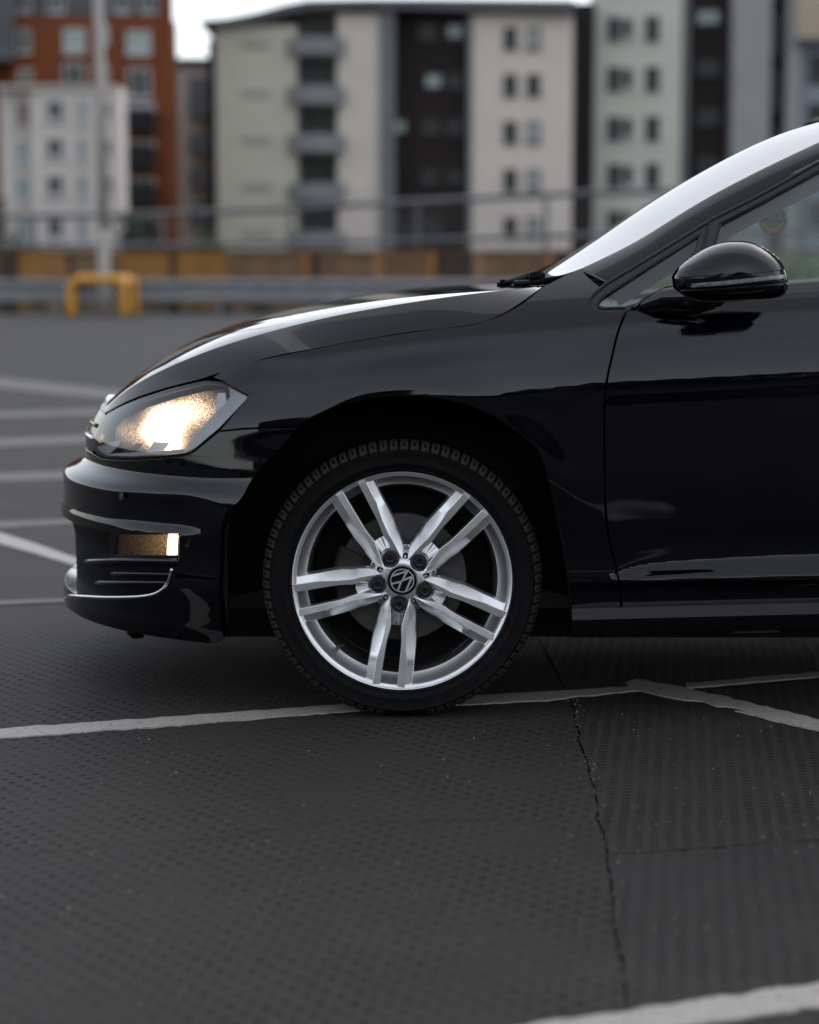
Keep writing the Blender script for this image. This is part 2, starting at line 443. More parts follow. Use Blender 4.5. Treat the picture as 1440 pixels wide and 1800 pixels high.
def S(s, z):
    s = np.asarray(s, float); z = np.asarray(z, float); s, z = np.broadcast_arrays(s, z)
    xs = np.clip(s, X0, XR); y = Fside(xs, z); x = xs.copy()
    t = np.clip((X0-s)/LP, 0, 1.02); fx, fy = plan(t, y, LFUN(z)); k = s < X0
    x = np.where(k, fx, x); y = np.where(k, fy, y)
    t = np.clip((s-XR)/1.1, 0, 1.02); k = s > XR; L = .42-.25*sstep(.75, 1.0, z)+0*z
    y0 = Fside(np.full_like(s, XR), z); yb = YC-.60*(YC-y0)
    b0, b1, b2, b3 = (1-t)**3, 3*t*(1-t)**2, 3*t*t*(1-t), t**3
    x = np.where(k, b0*XR+b1*(XR+.5*L)+(b2+b3)*(XR+L), x); y = np.where(k, b0*y0+b1*y0+b2*yb+b3*YC, y)
    return np.stack([x, y, z], -1)
SMIN = X0-LP                                                        # the car's centre line at the nose
def ipx(px, sr=(X0-.95, 1.35), zr=(.13, 1.06)): return inv(S, px, sr, zr)
INVC = {}

car = empty('parked_car', (HX, YC, 0))
tag(car, 'glossy black hatchback seen side-on with its headlight and fog lamp lit', 'car')

# ---- front wing
GAP = [(372, 661), (402, 646), (464, 632), (547, 615), (610, 603), (693, 589), (756, 580), (818, 571), (860, 563), (893, 549), (927, 528), (954, 505)]
ARCH = [(1005, 1085), (1004, 1050), (998, 996), (984, 932), (963, 838), (940, 781), (905, 750), (876, 734), (826, 713), (772, 700), (705, 695), (647, 700), (576, 720), (521, 749)]
wing_px = curve(GAP[1:], 4)+[(985, 489), (1018, 474), (1067, 497)]+curve([(1067, 497), (1050, 511), (1040, 523), (1037, 536), (1044, 546), (1060, 551)], 3)+[(1098, 549)] + \
    curve([(1098, 549), (1085, 580), (1075, 620), (1066, 660), (1061, 700), (1060, 760), (1061, 850), (1067, 940), (1078, 990), (1086, 1025), (1090, 1064)], 4) + \
    [(1007, 1068)]+curve(ARCH[1:], 5)+[(470, 750), (425, 752), (389, 756), (434, 701), (438, 694), (392, 668), (376, 663)]
panel('front_wing', ipx(wing_px), S, M['paint'], car, step=.008, mirror=True)
# ---- front door (runs past the frame), rear door, rear quarter
door_l = curve([(1103, 550), (1090, 581), (1080, 621), (1071, 661), (1066, 700), (1065, 760), (1066, 850), (1072, 940), (1083, 990), (1091, 1025), (1095, 1062)], 4)
dl = ipx(door_l)
zt_door = linez([(1060, 551), (1100, 547), (1440, 521.5), (1700, 503), (2300, 470)], 0.0)
def sline(f, a, b, n=14): return [(x, float(f(np.array(x)))) for x in np.linspace(a, b, n)]
z_bot = linez([(1000, 1066), (1440, 1055), (2300, 1040)], -.01)
panel('front_door', dl[:1]+sline(zt_door, dl[0][0]+.004, 1.42)+[(1.425, .6)]+sline(z_bot, 1.43, dl[-1][0])+dl[::-1][:-1], S, M['paint'], car, step=.0055, mirror=True)
RA = [(HX+2.637+.405*math.cos(a), HZ+.405*math.sin(a)) for a in np.linspace(math.pi*.97, .12, 26)]
rd_arc = [p for p in RA if p[1] < .62 and p[0] < HX+2.5]
panel('rear_door', sline(zt_door, 1.428, 2.16)+[(2.20, .80), (2.16, .66)]+rd_arc[::-1]+sline(z_bot, rd_arc[0][0]-.01, 1.438, 6)+[(1.433, .6)], S, M['paint'], car, step=.03, mirror=True)
panel('rear_wing', [(2.168, .92), (2.206, .80), (2.167, .665)]+[p for p in RA if p not in rd_arc or p[1] > .60]+[(3.1, .34), (3.1+.6, .34), (3.1+1.0, .34), (4.1, .70), (3.6, .95), (2.6, .96)], S, M['paint'], car, step=.035, mirror=True)
panel('rear_bumper', [(3.06, .335), (4.1, .335), (4.1, .2), (3.06, .2)], S, M['paint'], car, step=.04, mirror=True)

# ---- front bumper: a C round the air intake, closed at the car's centre
lamp_low = [(385, 760), (342, 795), (326, 802), (275, 808), (225, 810), (179, 808), (160, 797)]
bt = ipx([(520, 754), (470, 754), (425, 756)]+lamp_low)
zt_c = bt[-1][1]
b_arch = ipx(curve([(395, 1122), (388, 1090), (385, 1022), (388, 950), (398, 900), (417, 884), (440, 846), (462, 817), (492, 786), (520, 754)], 4))
low = ipx([(300, 1119), (350, 1124)])
hole_top = ipx([(316, 937), (250, 936), (190, 935)]); hole_bot = ipx(curve([(317, 955), (316, 986), (309, 1000), (304, 1020), (291, 1039), (266, 1049), (190, 1054), (150, 1052)], 3))
z_ht = hole_top[-1][1]; z_hb = hole_bot[-1][1]; zl = low[0][1]
bump_poly = bt + [(SMIN, zt_c), (SMIN, z_ht)] + hole_top[::-1] + hole_bot + [(SMIN, z_hb), (SMIN, .168)] + [(-1.0, .168), (-.6, .166), (-.45, .164)] + b_arch[:-1]
# lateral relief of the bumper corner: ledge under the lamp, flared lower edge over the intake
bf = pchip([.10, z_hb-.06, z_hb-.02, z_hb-.004, z_ht-.03, z_ht+.004, z_ht+.016, z_ht+.05, 1.2], [.0, .002, .006, .004, .002, .001, .001, -.001, -.001])
dish = pchip([.10, z_ht-.01, z_ht+.010, z_ht+.036, z_ht+.056, z_ht+.125, z_ht+.150, 1.2], [0, 0, -.001, -.0140, -.0142, -.001, 0, 0])
_q = ipx([(345, 900), (175, 900), (115, 900)]); FLW = (-_q[1][0]-.17, -_q[1][0]-.03)
def SB(s, z):
    P = S(s, z); n = snorm(S, s, z); wgt = sstep(-.30, -.50, s)*(1)
    wgt = sstep(.30, .52, -np.asarray(s))
    return P+n*(bf(z)*wgt+dish(z)*sstep(.42, .56, -np.asarray(s))*(1-.55*sstep(*FLW, -np.asarray(s))))[..., None]
panel('front_bumper', bump_poly, SB, M['paint'], car, step=.009, flange=.03, mirror=True)
MIRR = {}
def lamp_point_(px, off):
    q = np.array(ipx([px])); return (S(q[:, 0], q[:, 1])+snorm(S, q[:, 0], q[:, 1])*off)[0]
# ---- air intake, fog lamp, chrome strip
def grow(p, k):
    c = np.mean(p, axis=0); return [tuple(c+(np.array(q)-c)*k) for q in p]
ins_poly = [(SMIN, z_ht+.012)]+[(s+.012, z+.012) for s, z in hole_top[::-1]]+[(s+.015, z) for s, z in hole_bot]+[(hole_bot[-1][0], z_hb-.012), (SMIN, z_hb-.012)]
panel('air_intake', ins_poly, S, M['plastic'], car, step=.02, off=-.027, flange=.02, mirror=True)
fog = ipx([(186, 938), (316, 937), (315, 984), (183, 983)])
fog_lens = ipx([(199, 941), (307, 942), (305, 979), (195, 977)])
fl = panel('fog_lamp', rounded(fog, .006), S, M['blackgloss'], car, step=.012, off=-.012, flange=.02, holes=[rounded(grow(fog_lens, 1.02), .004)])
F1 = lamp_point_((296, 960), -.030)
fogref = NT('speckled_fog_reflector'); nn_ = fogref.noise(420, 3, .6, fogref.obj())
fogref.set(Base_Color=fogref.mix(fogref.ramp(nn_, .52, .66), (.03, .022, .016), (.30, .20, .12)), Metallic=.7, Roughness=.45, Emission_Color=(1, .58, .28)); fogref.bump(nn_, .004, 1.0)
_fd = fogref.new('ShaderNodeVectorMath', operation='DISTANCE'); fogref.link(fogref.pos(), _fd.inputs[0]); _fd.inputs[1].default_value = tuple(F1)
fogref.set(Emission_Strength=fogref.math('MULTIPLY', fogref.math('EXPONENT', fogref.math('MULTIPLY', _fd.outputs['Value'], -19.0)), fogref.math('ADD', .13, fogref.math('MULTIPLY', fogref.ramp(fogref.noise(500, 2, .7, fogref.pos()), .56, .72), 1.6))))  # bulb's glow on the reflector painted as emission, fading with distance
def inner(name, px, mat, parent, off, step=.012, flange=.004):
    return panel(name, ipx(px), S, mat, parent, step=step, off=off, flange=flange)
inner('reflector', [(196, 940), (292, 941), (291, 980), (193, 979)], fogref.m, fl, -.020)
inner('lamp_bulb', [(287, 943), (305.5, 943), (303.5, 978), (284, 978)], emis('lit_fog_lamp', (1, .74, .48), 1.7), fl, -.018)
panel('lens', rounded(fog_lens, .004), S, M['lens'], fl, step=.012, off=-.013, flange=.003)
# slats below the lamp and fin
def strip(name, px, r, mat, parent, off, n=8, flat=1.0, surf=S):
    q = ipx(curve(px, 8)); q = np.array(q); P = surf(q[:, 0], q[:, 1]); Nn = snorm(surf, q[:, 0], q[:, 1]); P = P+Nn*off
    return MB().tube(P, r, n).build(name, mat, parent, smooth=True)
strip('fin', [(146, 988), (190, 986), (250, 986.5), (311, 988)], .0065, M['blackgloss'], car, -.008)
strip('slat', [(188, 1009), (240, 1010), (298, 1011)], .0045, M['blackgloss'], car, -.014)
strip('slat', [(160, 1026), (230, 1026), (290, 1026)], .0045, M['blackgloss'], car, -.014)
strip('chrome_strip', [(122, 1047), (132, 1047.5), (180, 1049.5), (225, 1049), (262, 1046), (284, 1038.5), (296, 1026), (301, 1013), (305, 999)], .0042, M['chrome'], car, .004)
strip('fog_lamp_trim', [(313.5, 987), (315, 965), (315.5, 942)], .0022, M['satin'], car, -.002)
q = np.array(ipx([(214, 872)])); P = S(q[:, 0], q[:, 1]); Nn = snorm(S, q[:, 0], q[:, 1])
d0 = P[0]+Nn[0]*.0015; mb = MB()
for i_ in range(1):
    t1 = unit(np.cross(Nn[0], [0, 0, 1])); t2 = np.cross(Nn[0], t1)
    mb.tube([d0+.0085*(math.cos(a)*t1+math.sin(a)*t2) for a in np.linspace(0, 2*math.pi, 25)], .0008, 6, cap=False)
    mb.add([d0+Nn[0]*.0004]+[d0+.007*(math.cos(a)*t1+math.sin(a)*t2) for a in np.linspace(0, 2*math.pi, 25)], [(0, i, i+1) for i in range(1, 25)])
mb.build('parking_sensor', M['trim'], car, smooth=True)
MB().tube([at(228, 1107, .35), at(236, 1115, .35), at(252, 1113, .35)], .012, 8).build('tow_tab', M['plastic'], car, smooth=True)
# ---- upper grille and front badge
gr_poly = ipx([(186, 729), (172, 748), (163, 778), (160, 795)])
panel('upper_grille', gr_poly+[(SMIN, zt_c+.004), (SMIN, gr_poly[0][1]+.01)], S, M['blackgloss'], car, step=.018, off=-.004, flange=.02, mirror=True)
for k_ in (.3, .62):
    zz = gr_poly[0][1]*(1-k_)+zt_c*k_; ss = np.linspace(gr_poly[2][0]-.02, SMIN, 14); P = S(ss, np.full_like(ss, zz)); P = P+snorm(S, ss, np.full_like(ss, zz))*-.004
    P2 = P.copy(); P2[:, 1] = 2*YC-P2[:, 1]
    MB().tube(np.vstack([P, P2[::-1][1:]]), .006, 8).build('grille_bar', M['chrome'] if k_ > .5 else M['blackgloss'], car, smooth=True)

# ---- headlight
lamp_px = [(188, 726), (215, 712), (250, 698), (300, 682), (345, 671), (362, 668), (389, 671), (434, 695), (435, 699), (382, 755), (340, 790), (325, 797), (270, 803), (225, 805.5), (181, 804), (161, 790), (162, 779), (172, 746)]
lamp_sz = rounded(ipx(lamp_px), .010, 3)
hl = panel('headlight', grow(lamp_sz, .985), S, M['lampgrey'], car, step=.012, off=-.075, flange=-.072)
MIRR[hl.name] = panel('headlight', grow(lamp_sz, .985), lambda s, z: S(s, z)*np.array([1, -1, 1])+np.array([0, 2*YC, 0]), M['lampgrey'], car, step=.02, off=.03, flange=0)
ref = NT('speckled_lamp_reflector'); n1 = ref.noise(330, 3, .62, ref.obj())
ref.set(Base_Color=ref.mix(ref.ramp(n1, .42, .64), (.22, .16, .10), (1, .84, .62)), Metallic=.75, Roughness=.42); ref.bump(n1, .006, 1.0)
def bowl(name, c, r, depth, axis, mat, parent):
    axis = unit(np.array(axis, float)); a = unit(np.cross(axis, [0, 0, 1])); b = np.cross(a, axis); V = []; F = []; n, k = 28, 9
    for i in range(k):
        q = (i+.02)/(k-1)
        for j in range(n):
            th = 2*math.pi*j/n; V.append(c+r*q*(math.cos(th)*a*1.15+math.sin(th)*b)-axis*depth*(1-q*q))
    for i in range(k-1):
        for j in range(n): F.append((i*n+j, i*n+(j+1) % n, (i+1)*n+(j+1) % n, (i+1)*n+j))
    return mesh(name, V, F, mat, parent)
def lamp_point(px, off):
    q = np.array(ipx([px])); return (S(q[:, 0], q[:, 1])+snorm(S, q[:, 0], q[:, 1])*off)[0]
def lit_unit(name, lobes, noise_scale, thr):                        # the lit light source seen through its stippled optic
    m = NT(name); p = m.pos(); tot = None
    for c, r, st in lobes:
        d = m.new('ShaderNodeVectorMath', operation='SUBTRACT'); m.link(p, d.inputs[0]); d.inputs[1].default_value = tuple(c)
        sc = m.new('ShaderNodeVectorMath', operation='DIVIDE'); m.link(d.outputs[0], sc.inputs[0]); sc.inputs[1].default_value = tuple(r)
        ln = m.new('ShaderNodeVectorMath', operation='LENGTH'); m.link(sc.outputs[0], ln.inputs[0])
        e = m.math('MULTIPLY', m.math('EXPONENT', m.math('MULTIPLY', m.math('POWER', ln.outputs['Value'], 2.6), -1.0)), st)
        tot = e if tot is None else m.math('ADD', tot, e)
    sp = m.ramp(m.noise(noise_scale, 3, .75, p), *thr); sp2 = m.noise(60, 3, .6, p)
    k = m.math('MULTIPLY', tot, m.math('ADD', m.math('MULTIPLY', sp, 1.0), m.math('MULTIPLY', m.ramp(tot, 1.0, 3.2), 1.0)))
    k = m.math('MULTIPLY', k, m.math('ADD', .45, m.math('MULTIPLY', sp2, 1.1)))
    m.set(Base_Color=(.035, .035, .038), Metallic=.5, Roughness=.3, Emission_Color=(1, .66, .42), Emission_Strength=k); return m.m
L4 = lamp_point((222, 757), -.022); L1, L2, L3 = lamp_point((272, 748), -.022), lamp_point((322, 716), -.022), lamp_point((285, 787), -.022)
inner('optic', [(190, 745), (205, 728), (250, 707), (300, 691), (350, 679), (384, 676), (368, 728), (320, 786), (240, 794), (188, 786)], lit_unit('lit_headlamp_optic', [(L1, (.050, .30, .045), 4.6), (L2, (.064, .30, .036), 1.7), (L3, (.026, .30, .034), 4.0), (L4, (.055, .3, .024), .8)], 330, (.43, .61)), hl, -.022, step=.01)
bm_ = bmesh.new(); bmesh.ops.create_uvsphere(bm_, u_segments=16, v_segments=10, radius=1)
SPH_V = np.array([v.co[:] for v in bm_.verts]); SPH_F = [tuple(v.index for v in f.verts) for f in bm_.faces]; bm_.free()
inner('lamp_bezel', [(399, 677), (434, 696.5), (384, 749), (338, 789), (321, 788), (372, 727), (396, 705), (401, 694)], M['greyplastic'], hl, -.008, step=.01)
inner('side_reflector', [(374, 686), (387, 685), (390, 702), (384, 710), (372, 724)], M['whiteref'], hl, -.018)  # bright sky reflection put in as white colour
inner('light_guide', [(162, 786), (190, 775), (206, 770), (200, 782), (183, 797), (175, 798)], M['palelens'], hl, -.012)
inner('light_guide', [(180, 800), (225, 801.5), (270, 799), (325, 793), (336, 788), (322, 789), (270, 793), (200, 797)], M['palelens'], hl, -.006)
inner('light_guide', [(205, 796), (218, 795), (238, 778), (228, 776)], M['satin'], hl, -.02)
inner('light_guide', [(246, 795), (274, 793), (286, 776), (258, 774)], M['whiteref'], hl, -.02)
panel('lens', lamp_sz, S, M['lens'], hl, step=.014, off=-.002, flange=.010)
panel('lamp_seal', grow(lamp_sz, 1.035), S, M['rubber'], hl, step=.02, off=-.010, flange=.004, holes=[grow(lamp_sz, .975)])

# ---- inner shell so that no gap shows daylight, arch liners, floor pan and low trays that block light
sh_top = [(x, float(zt_door(np.array(x)))-.01) for x in np.linspace(1.1, .52, 5)]
shell = ipx([(447, 700), (398, 765), (412, 860), (392, 960)])+[(-.43, .19)]+[(HX+.425*math.cos(a), HZ+.425*math.sin(a)) for a in np.linspace(math.pi*1.05, .0, 30)]+[(.46, .2), (2.15, .2)] + \
    [(HX+2.637+.43*math.cos(a), HZ+.43*math.sin(a)) for a in np.linspace(math.pi, .1, 20)]+[(3.1, .35), (4.1, .35), (4.1, .9), (2.6, .93)]+sline(zt_door, 2.1, .5, 10)+ipx([(1040, 545), (1010, 482), (950, 515), (893, 560), (693, 600), (464, 648)])
panel('inner_shell', shell, S, M['dark'], car, step=.04, off=-.022, flange=0, mirror=True)
def liner(hx):
    V = []; F = []; n = 36
    for i in range(n+1):
        a = -.2+(math.pi+.40)*i/n
        for y in (.03, .05, .30): V.append((hx+.428*math.cos(a), y, max(HZ+.428*math.sin(a), .18)))
    for i in range(n):
        for j in range(2): a = i*3+j; F.append((a, a+1, a+4, a+3))
    k = len(V); V.append((hx, .30, HZ)); F += [(k, i*3+2, (i+1)*3+2) for i in range(n)]
    mesh('wheel_arch_liner', V, F, M['liner'], car); V2, F2, _ = mirrored(V, F); mesh('wheel_arch_liner', V2, F2, M['liner'], car)
liner(HX); liner(HX+2.637)
MB().span((.42, .10, .165), (3.1, 2*YC-.10, .215)).span((.50, .34, .128), (2.2, 2*YC-.20, .165)).build('floor_pan_shade_tray', M['liner'], car)  # lower tray added to deepen the shade under the car
MB().span((-.44, .30, .130), (.42, 2*YC-.30, .20)).span((-.70, .42, .150), (-.44, 2*YC-.42, .20)).build('shade_undertray', M['liner'], car)  # set low and extended to block light under the nose
for y0_, y1_ in ((.07, .30), (2*YC-.30, 2*YC-.07)): MB().span((-.455, y0_, .175), (-.435, y1_, .40)).span((.40, y0_, .195), (.42, y1_, .40)).build('arch_liner_flap', M['liner'], car)
MB().span((.42, .03, .186), (2.2, .06, .25)).build('floor_pan_flange', M['liner'], car)
# ---- sill
def loft_line(name, prof, x0, x1, zf, mat, mirror=True, n=30, closed=False):
    xs = np.linspace(x0, x1, n); P = np.array([[(x, y, float(zf(np.array(x)))+dz) for y, dz in prof] for x in xs])
    return P
z_sill = linez([(1000, 1067), (1440, 1056), (2300, 1040)], -.015)
prof = [(.02, .003), (-.020, .001), (-.034, -.001), (-.0475, -.0215), (-.0495, -.0240), (-.0495, -.028), (-.043, -.060), (-.036, -.066), (.06, -.068)]
Pp = loft_line('sill', prof, at(1005, 1080, -.03)[0], 2.19, z_sill, None)
Vs = Pp.reshape(-1, 3); m_ = Pp.shape[1]; Fs = [(i*m_+j, i*m_+j+1, (i+1)*m_+j+1, (i+1)*m_+j) for i in range(Pp.shape[0]-1) for j in range(m_-1)]+[tuple(range(m_))]
mesh('sill', Vs, Fs, M['paint'], car, autosmooth=28); V2, F2, _ = mirrored(Vs, Fs); mesh('sill', V2, F2, M['paint'], car, autosmooth=28)
P = np.array([at(u, v, -.035) for u, v in curve([(983, 928), (990, 962), (996, 1000), (1001, 1040), (1004, 1078), (1006, 1112)], 4)]); P[:, 1] = np.linspace(-.046, -.03, len(P))
MB().tube(P, .0028, 6).build('arch_edge', M['plastic'], car, smooth=True)

# ---- bonnet: side strip up to the crease, then the top to the centre line
CREASE = [(186, 717), (202, 703), (232, 680), (285, 651), (345, 625), (410, 602), (505, 575), (610, 551), (720, 532), (835, 516), (950, 504)]
CR_Y = [.440, .374, .292, .198, .136, .092, .062, .048, .046, .054, .088]
GAPL = [(185, 726), (212, 711), (252, 694), (312, 676), (362, 663), (462, 631), (547, 613.5), (640, 596.5), (756, 579), (860, 562), (953, 504.5)]
TOPS = [(183, 703), (196, 686), (224, 661), (272, 628), (335, 596), (440, 561), (545, 537.5), (640, 521), (740, 509), (815, 503), (872, 500)]
Ap = np.array(ipx(GAPL)); Ap = S(Ap[:, 0], Ap[:, 1]); tau = np.linspace(0, 1, len(CREASE))
Cp = np.array([at(u, v, y) for (u, v), y in zip(CREASE, CR_Y)]); Ep = np.array([at(u, v, .47) for u, v in TOPS]); Ep[:, 1] = YC
Ep[0] = (Ep[0][0]-.01, YC, Ep[0][2])
tt = np.linspace(0, 1, 90); A_ = cspline(tau, Ap)(tt); C_ = cspline(tau, Cp)(tt); E_ = cspline(tau, Ep)(tt); E_[:, 1] = YC
A_[-1] = Ap[-1]; q = np.linspace(0, 1, 26)[None, :, None]
Mid = .5*(A_+C_); d = C_-A_; Mid[:, 1] -= .07*np.abs(d[:, 1]); Mid[:, 2] += .05*np.abs(d[:, 2])
side = (1-q)**2*A_[:, None]+2*q*(1-q)*Mid[:, None]+q*q*C_[:, None]
q = np.linspace(0, 1, 34)[None, :, None]**1.3
B1 = C_+(E_-C_)*np.array([.25, .14, .64]); B2 = C_+(E_-C_)*np.array([.7, .42, 1.0])
top = (1-q)**3*C_[:, None]+3*q*(1-q)**2*B1[:, None]+3*q*q*(1-q)*B2[:, None]+q**3*E_[:, None]
def bonnet_mesh():
    rows = []
    parts_ = []
    for Pg in (side, top):
        n, m = Pg.shape[:2]; du = np.gradient(Pg, axis=0); dv = np.gradient(Pg, axis=1); Nn = unit(np.cross(du, dv)).reshape(-1, 3); V = Pg.reshape(-1, 3)
        F = [(i*m+j, (i+1)*m+j, (i+1)*m+j+1, i*m+j+1) for i in range(n-1) for j in range(m-1)]
        if np.mean(Nn[:, 2]) < 0: Nn = -Nn; F = [tuple(reversed(f)) for f in F]
        parts_.append((V, F, Nn)); V2, F2, N2 = mirrored(V, F, Nn); parts_.append((V2, F2, N2))
    # rolled-under edges along the wing gap and the lamp
    dn = np.array([.0, .012, -.010]); V = np.vstack([A_, A_+dn*np.array([0, .3, .6]), A_+dn*2]); n = len(A_)
    F = [(k*n+i, k*n+i+1, (k+1)*n+i+1, (k+1)*n+i) for k in range(2) for i in range(n-1)]; Nn = np.tile([0, -.8, -.6], (3*n, 1))
    parts_.append((V, F, Nn)); parts_.append(mirrored(V, F, Nn))
    k = 0; Vs, Fs, Ns = [], [], []
    for V, F, Nn in parts_: Vs.append(V); Fs += [tuple(i+k for i in f) for f in F]; Ns.append(Nn); k += len(V)
    return np.vstack(Vs), Fs, np.vstack(Ns)
V, F, Nn = bonnet_mesh(); mesh('bonnet', V, F, M['paint'], car, normals=Nn)
# ---- windscreen, pillars, roof, tailgate
WSL = [(953, 489), (1019, 473), (1132, 416.5), (1257, 340.5), (1440, 250), (1560, 197)]
WSY = [.085, .090, .104, .128, .164, .190]
We = np.array([at(u, v, y) for (u, v), y in zip(WSL, WSY)]); tw = np.linspace(0, 1, 6); ttw = np.linspace(0, 1, 40); W_ = cspline(tw, We)(ttw)
QY = np.linspace(0, 1, 44)[None, :, None]**1.5; SHP = pchip([0, .1, .2, .3, .4, .6, .8, 1.0], [0, .42, .72, .92, 1.0, .98, .92, .88])(QY)
WTU = pchip([900, 952, 1073, 1194, 1319, 1440, 1600], [515, 483, 404, 325, 256, 219-1.5, 172])
kn = np.linspace(0, 1, 6); amp = np.full(6, .06)
for _ in range(14):
    Wc = W_.copy(); Wc[:, 1] = YC; am_ = cspline(kn, amp[:, None])(ttw)[:, 0]; Wc[:, 0] -= am_; Wc[:, 2] += .30*am_
    ws = W_[:, None]+(Wc-W_)[:, None]*np.concatenate([SHP, QY, SHP], axis=2)+np.concatenate([sstep(.22, 1.0, QY)*.058, QY*0, QY*0], axis=2)
    uu, vv = project(ws)
    for i_, t_ in enumerate(kn):
        r_ = int(round(t_*39)); e_ = (vv[r_]-WTU(uu[r_])).min()                 # <0: pokes above the photographed edge
        amp[i_] = np.clip(amp[i_]+.0012*e_, .004, .16)
wf = ws[:, ::-1].copy(); wf[:, :, 1] = 2*YC-wf[:, :, 1]
wf[:, :, 0] = (ws-np.concatenate([sstep(.22, 1.0, QY)*.058, QY*0, QY*0], axis=2))[:, ::-1, 0]+.058
gridmesh('windscreen', np.concatenate([ws, wf[:, 1:]], axis=1), M['screenglass'], car, flip=True)
PIL = [(1018, 474), (1069, 496.5), (1173, 433), (1251, 385), (1340, 340), (1440, 283.5), (1590, 205)]
def y_gl(z): return .004+.34*(np.asarray(z, float)-.93)
def GP(s, z): s, z = np.broadcast_arrays(np.asarray(s, float), np.asarray(z, float)); return np.stack([s, y_gl(z), z], -1)
def gpx(px): return inv(GP, px, (.2, 1.55), (.85, 1.5), front=False)
Pl = np.array([GP(*np.array(a)) for a in gpx(PIL[1:])]); tl = np.linspace(0, 1, len(Pl)); L_ = cspline(tl, Pl)(ttw)
Wu = np.array([at(u, v, y) for (u, v), y in zip([(1022, 472), (1132, 416.5), (1257, 340.5), (1440, 250), (1560, 197)], [.090, .104, .128, .164, .190])]); U_ = cspline(np.linspace(0, 1, 5), Wu)(ttw)
q = np.linspace(0, 1, 14)[None, :, None]; Mid = .5*(L_+U_)+np.array([-.004, -.010, .005])
gridmesh('windscreen_pillar', (1-q)**2*L_[:, None]+2*q*(1-q)*Mid[:, None]+q*q*U_[:, None], M['paint'], car, mirror=True, flip=False)
xr = [W_[-1][0], 1.5, 2.1, 2.7, 3.05]; zr_e = [W_[-1][2], 1.425, 1.44, 1.41, 1.36]; yr = [W_[-1][1], .200, .205, .225, .27]
e_ = cspline(np.linspace(0, 1, 5), np.array([(a, b, c) for a, b, c in zip(xr, yr, zr_e)]))(np.linspace(0, 1, 30)); c_ = e_.copy(); c_[:, 1] = YC; c_[:, 2] += .055
q = np.linspace(0, 1, 16)[None, :, None]; B2 = c_.copy(); B2[:, 1] = .5
gridmesh('roof', (1-q)**2*e_[:, None]+2*q*(1-q)*B2[:, None]+q*q*c_[:, None], M['paint'], car, join=True, flip=False)
# roof side rail above the rear glass, tailgate glass
sr_ = np.array([(x, float(y_gl(z-.04)), z-.04) for x, z in zip(np.linspace(1.24, 3.05, 30), np.interp(np.linspace(1.24, 3.05, 30), xr, zr_e))])
er_ = np.stack([np.interp(sr_[:, 0], e_[:, 0], e_[:, i]) for i in range(3)], -1); q = np.linspace(0, 1, 6)[None, :, None]
gridmesh('roof_rail', sr_[:, None]*(1-q)+er_[:, None]*q+np.array([0, -.012, .004])*(q*(1-q)*4), M['paint'], car, mirror=True)
tg = np.array([[(3.05+.34*k, .28-.26*k*.8+(YC-.28+.26*k*.8)*j, 1.36-.44*k) for j in np.linspace(0, 1, 8)] for k in np.linspace(0, 1, 8)])
gridmesh('tailgate_glass', tg, M['glass'], car, join=True)
c_post = [(2.55, .945), (2.35, 1.36), (3.05, 1.32), (3.28, .94)]
panel('rear_pillar', c_post, GP, M['paint'], car, step=.08, off=.004, mirror=True)
# ---- side glass
OUT = [(1066, 498), (1173, 434), (1251, 386), (1340, 341), (1440, 284.5), (1590, 206)]
ring_o = curve([(1060, 550.5), (1044, 545), (1038, 535), (1041, 522), (1052, 510), (1066, 498)], 3)+OUT[1:]+[(1700, 186), (1830, 179), (1830, 492)]+[(1440, 523.5), (1250, 537), (1100, 548.5)]
tri = [(1066, 541), (1052.5, 538.5), (1054, 531), (1068, 518), (1160, 458), (1229, 413), (1224, 437), (1200, 480), (1185, 515), (1098, 540)]
main = [(1265, 394.5), (1340, 355), (1440, 300.5), (1590, 219), (1700, 199), (1812, 193), (1812, 486), (1440, 512.5), (1257, 525), (1252, 470)]
fo, ft, fm = gpx(ring_o), gpx(tri), gpx(main)
fm = rounded(fm, .006); ft = rounded(ft, .006)
fr = panel('window_frame', fo, GP, M['trim'], car, step=.02, off=.004, flange=.02, holes=[ft, fm], mirror=True)
panel('quarter_window', grow(ft, 1.03), GP, M['glass'], car, step=.03, off=-.004, flange=.004, mirror=True)
mw = panel('front_window', grow(fm, 1.015), GP, M['glass'], car, step=.04, off=-.006, flange=.004, mirror=True)
# black seal lines round the frame
def seal(name, px, r, off=.005, mat='rubber'):
    P = np.array([GP(*np.array(a)) for a in gpx(px)])+np.array([0, -off, 0]); return MB().tube(P, r, 6).build(name, M[mat], car, smooth=True)
seal('window_seal', curve([(1100, 549), (1060, 551), (1043, 546), (1037, 535), (1040, 522), (1052, 510), (1067, 498)], 4)+OUT[1:], .0042)
seal('window_seal', [(1247, 384), (1243, 408), (1237, 432), (1228, 470)], .0035)
seal('window_seal', curve([(1099, 541.5), (1066, 542), (1051, 539), (1053, 530), (1068, 517)], 4)+[(1160, 457), (1230, 412)], .0030)
seal('window_seal', [(1265, 393.5), (1340, 354), (1440, 299.5), (1590, 218)], .0030)
seal('window_seal', [(1266, 394), (1256, 432), (1252, 470)], .0030)
seal('window_seal', [(1098, 549), (1250, 538.5), (1440, 524), (1640, 508)], .0038)
# rear door glass and frame
rg = [(1.47, .965), (1.47, 1.345), (2.2, 1.37), (2.42, 1.30), (2.5, .975)]
panel('rear_window_frame', [(1.425, .945), (1.425, 1.37), (2.2, 1.392), (2.5, 1.33), (2.58, .95)], GP, M['trim'], car, step=.06, off=.004, holes=[rg], mirror=True)
panel('rear_window', grow(rg, 1.02), GP, M['glass'], car, step=.1, off=-.006, flange=0, mirror=True)
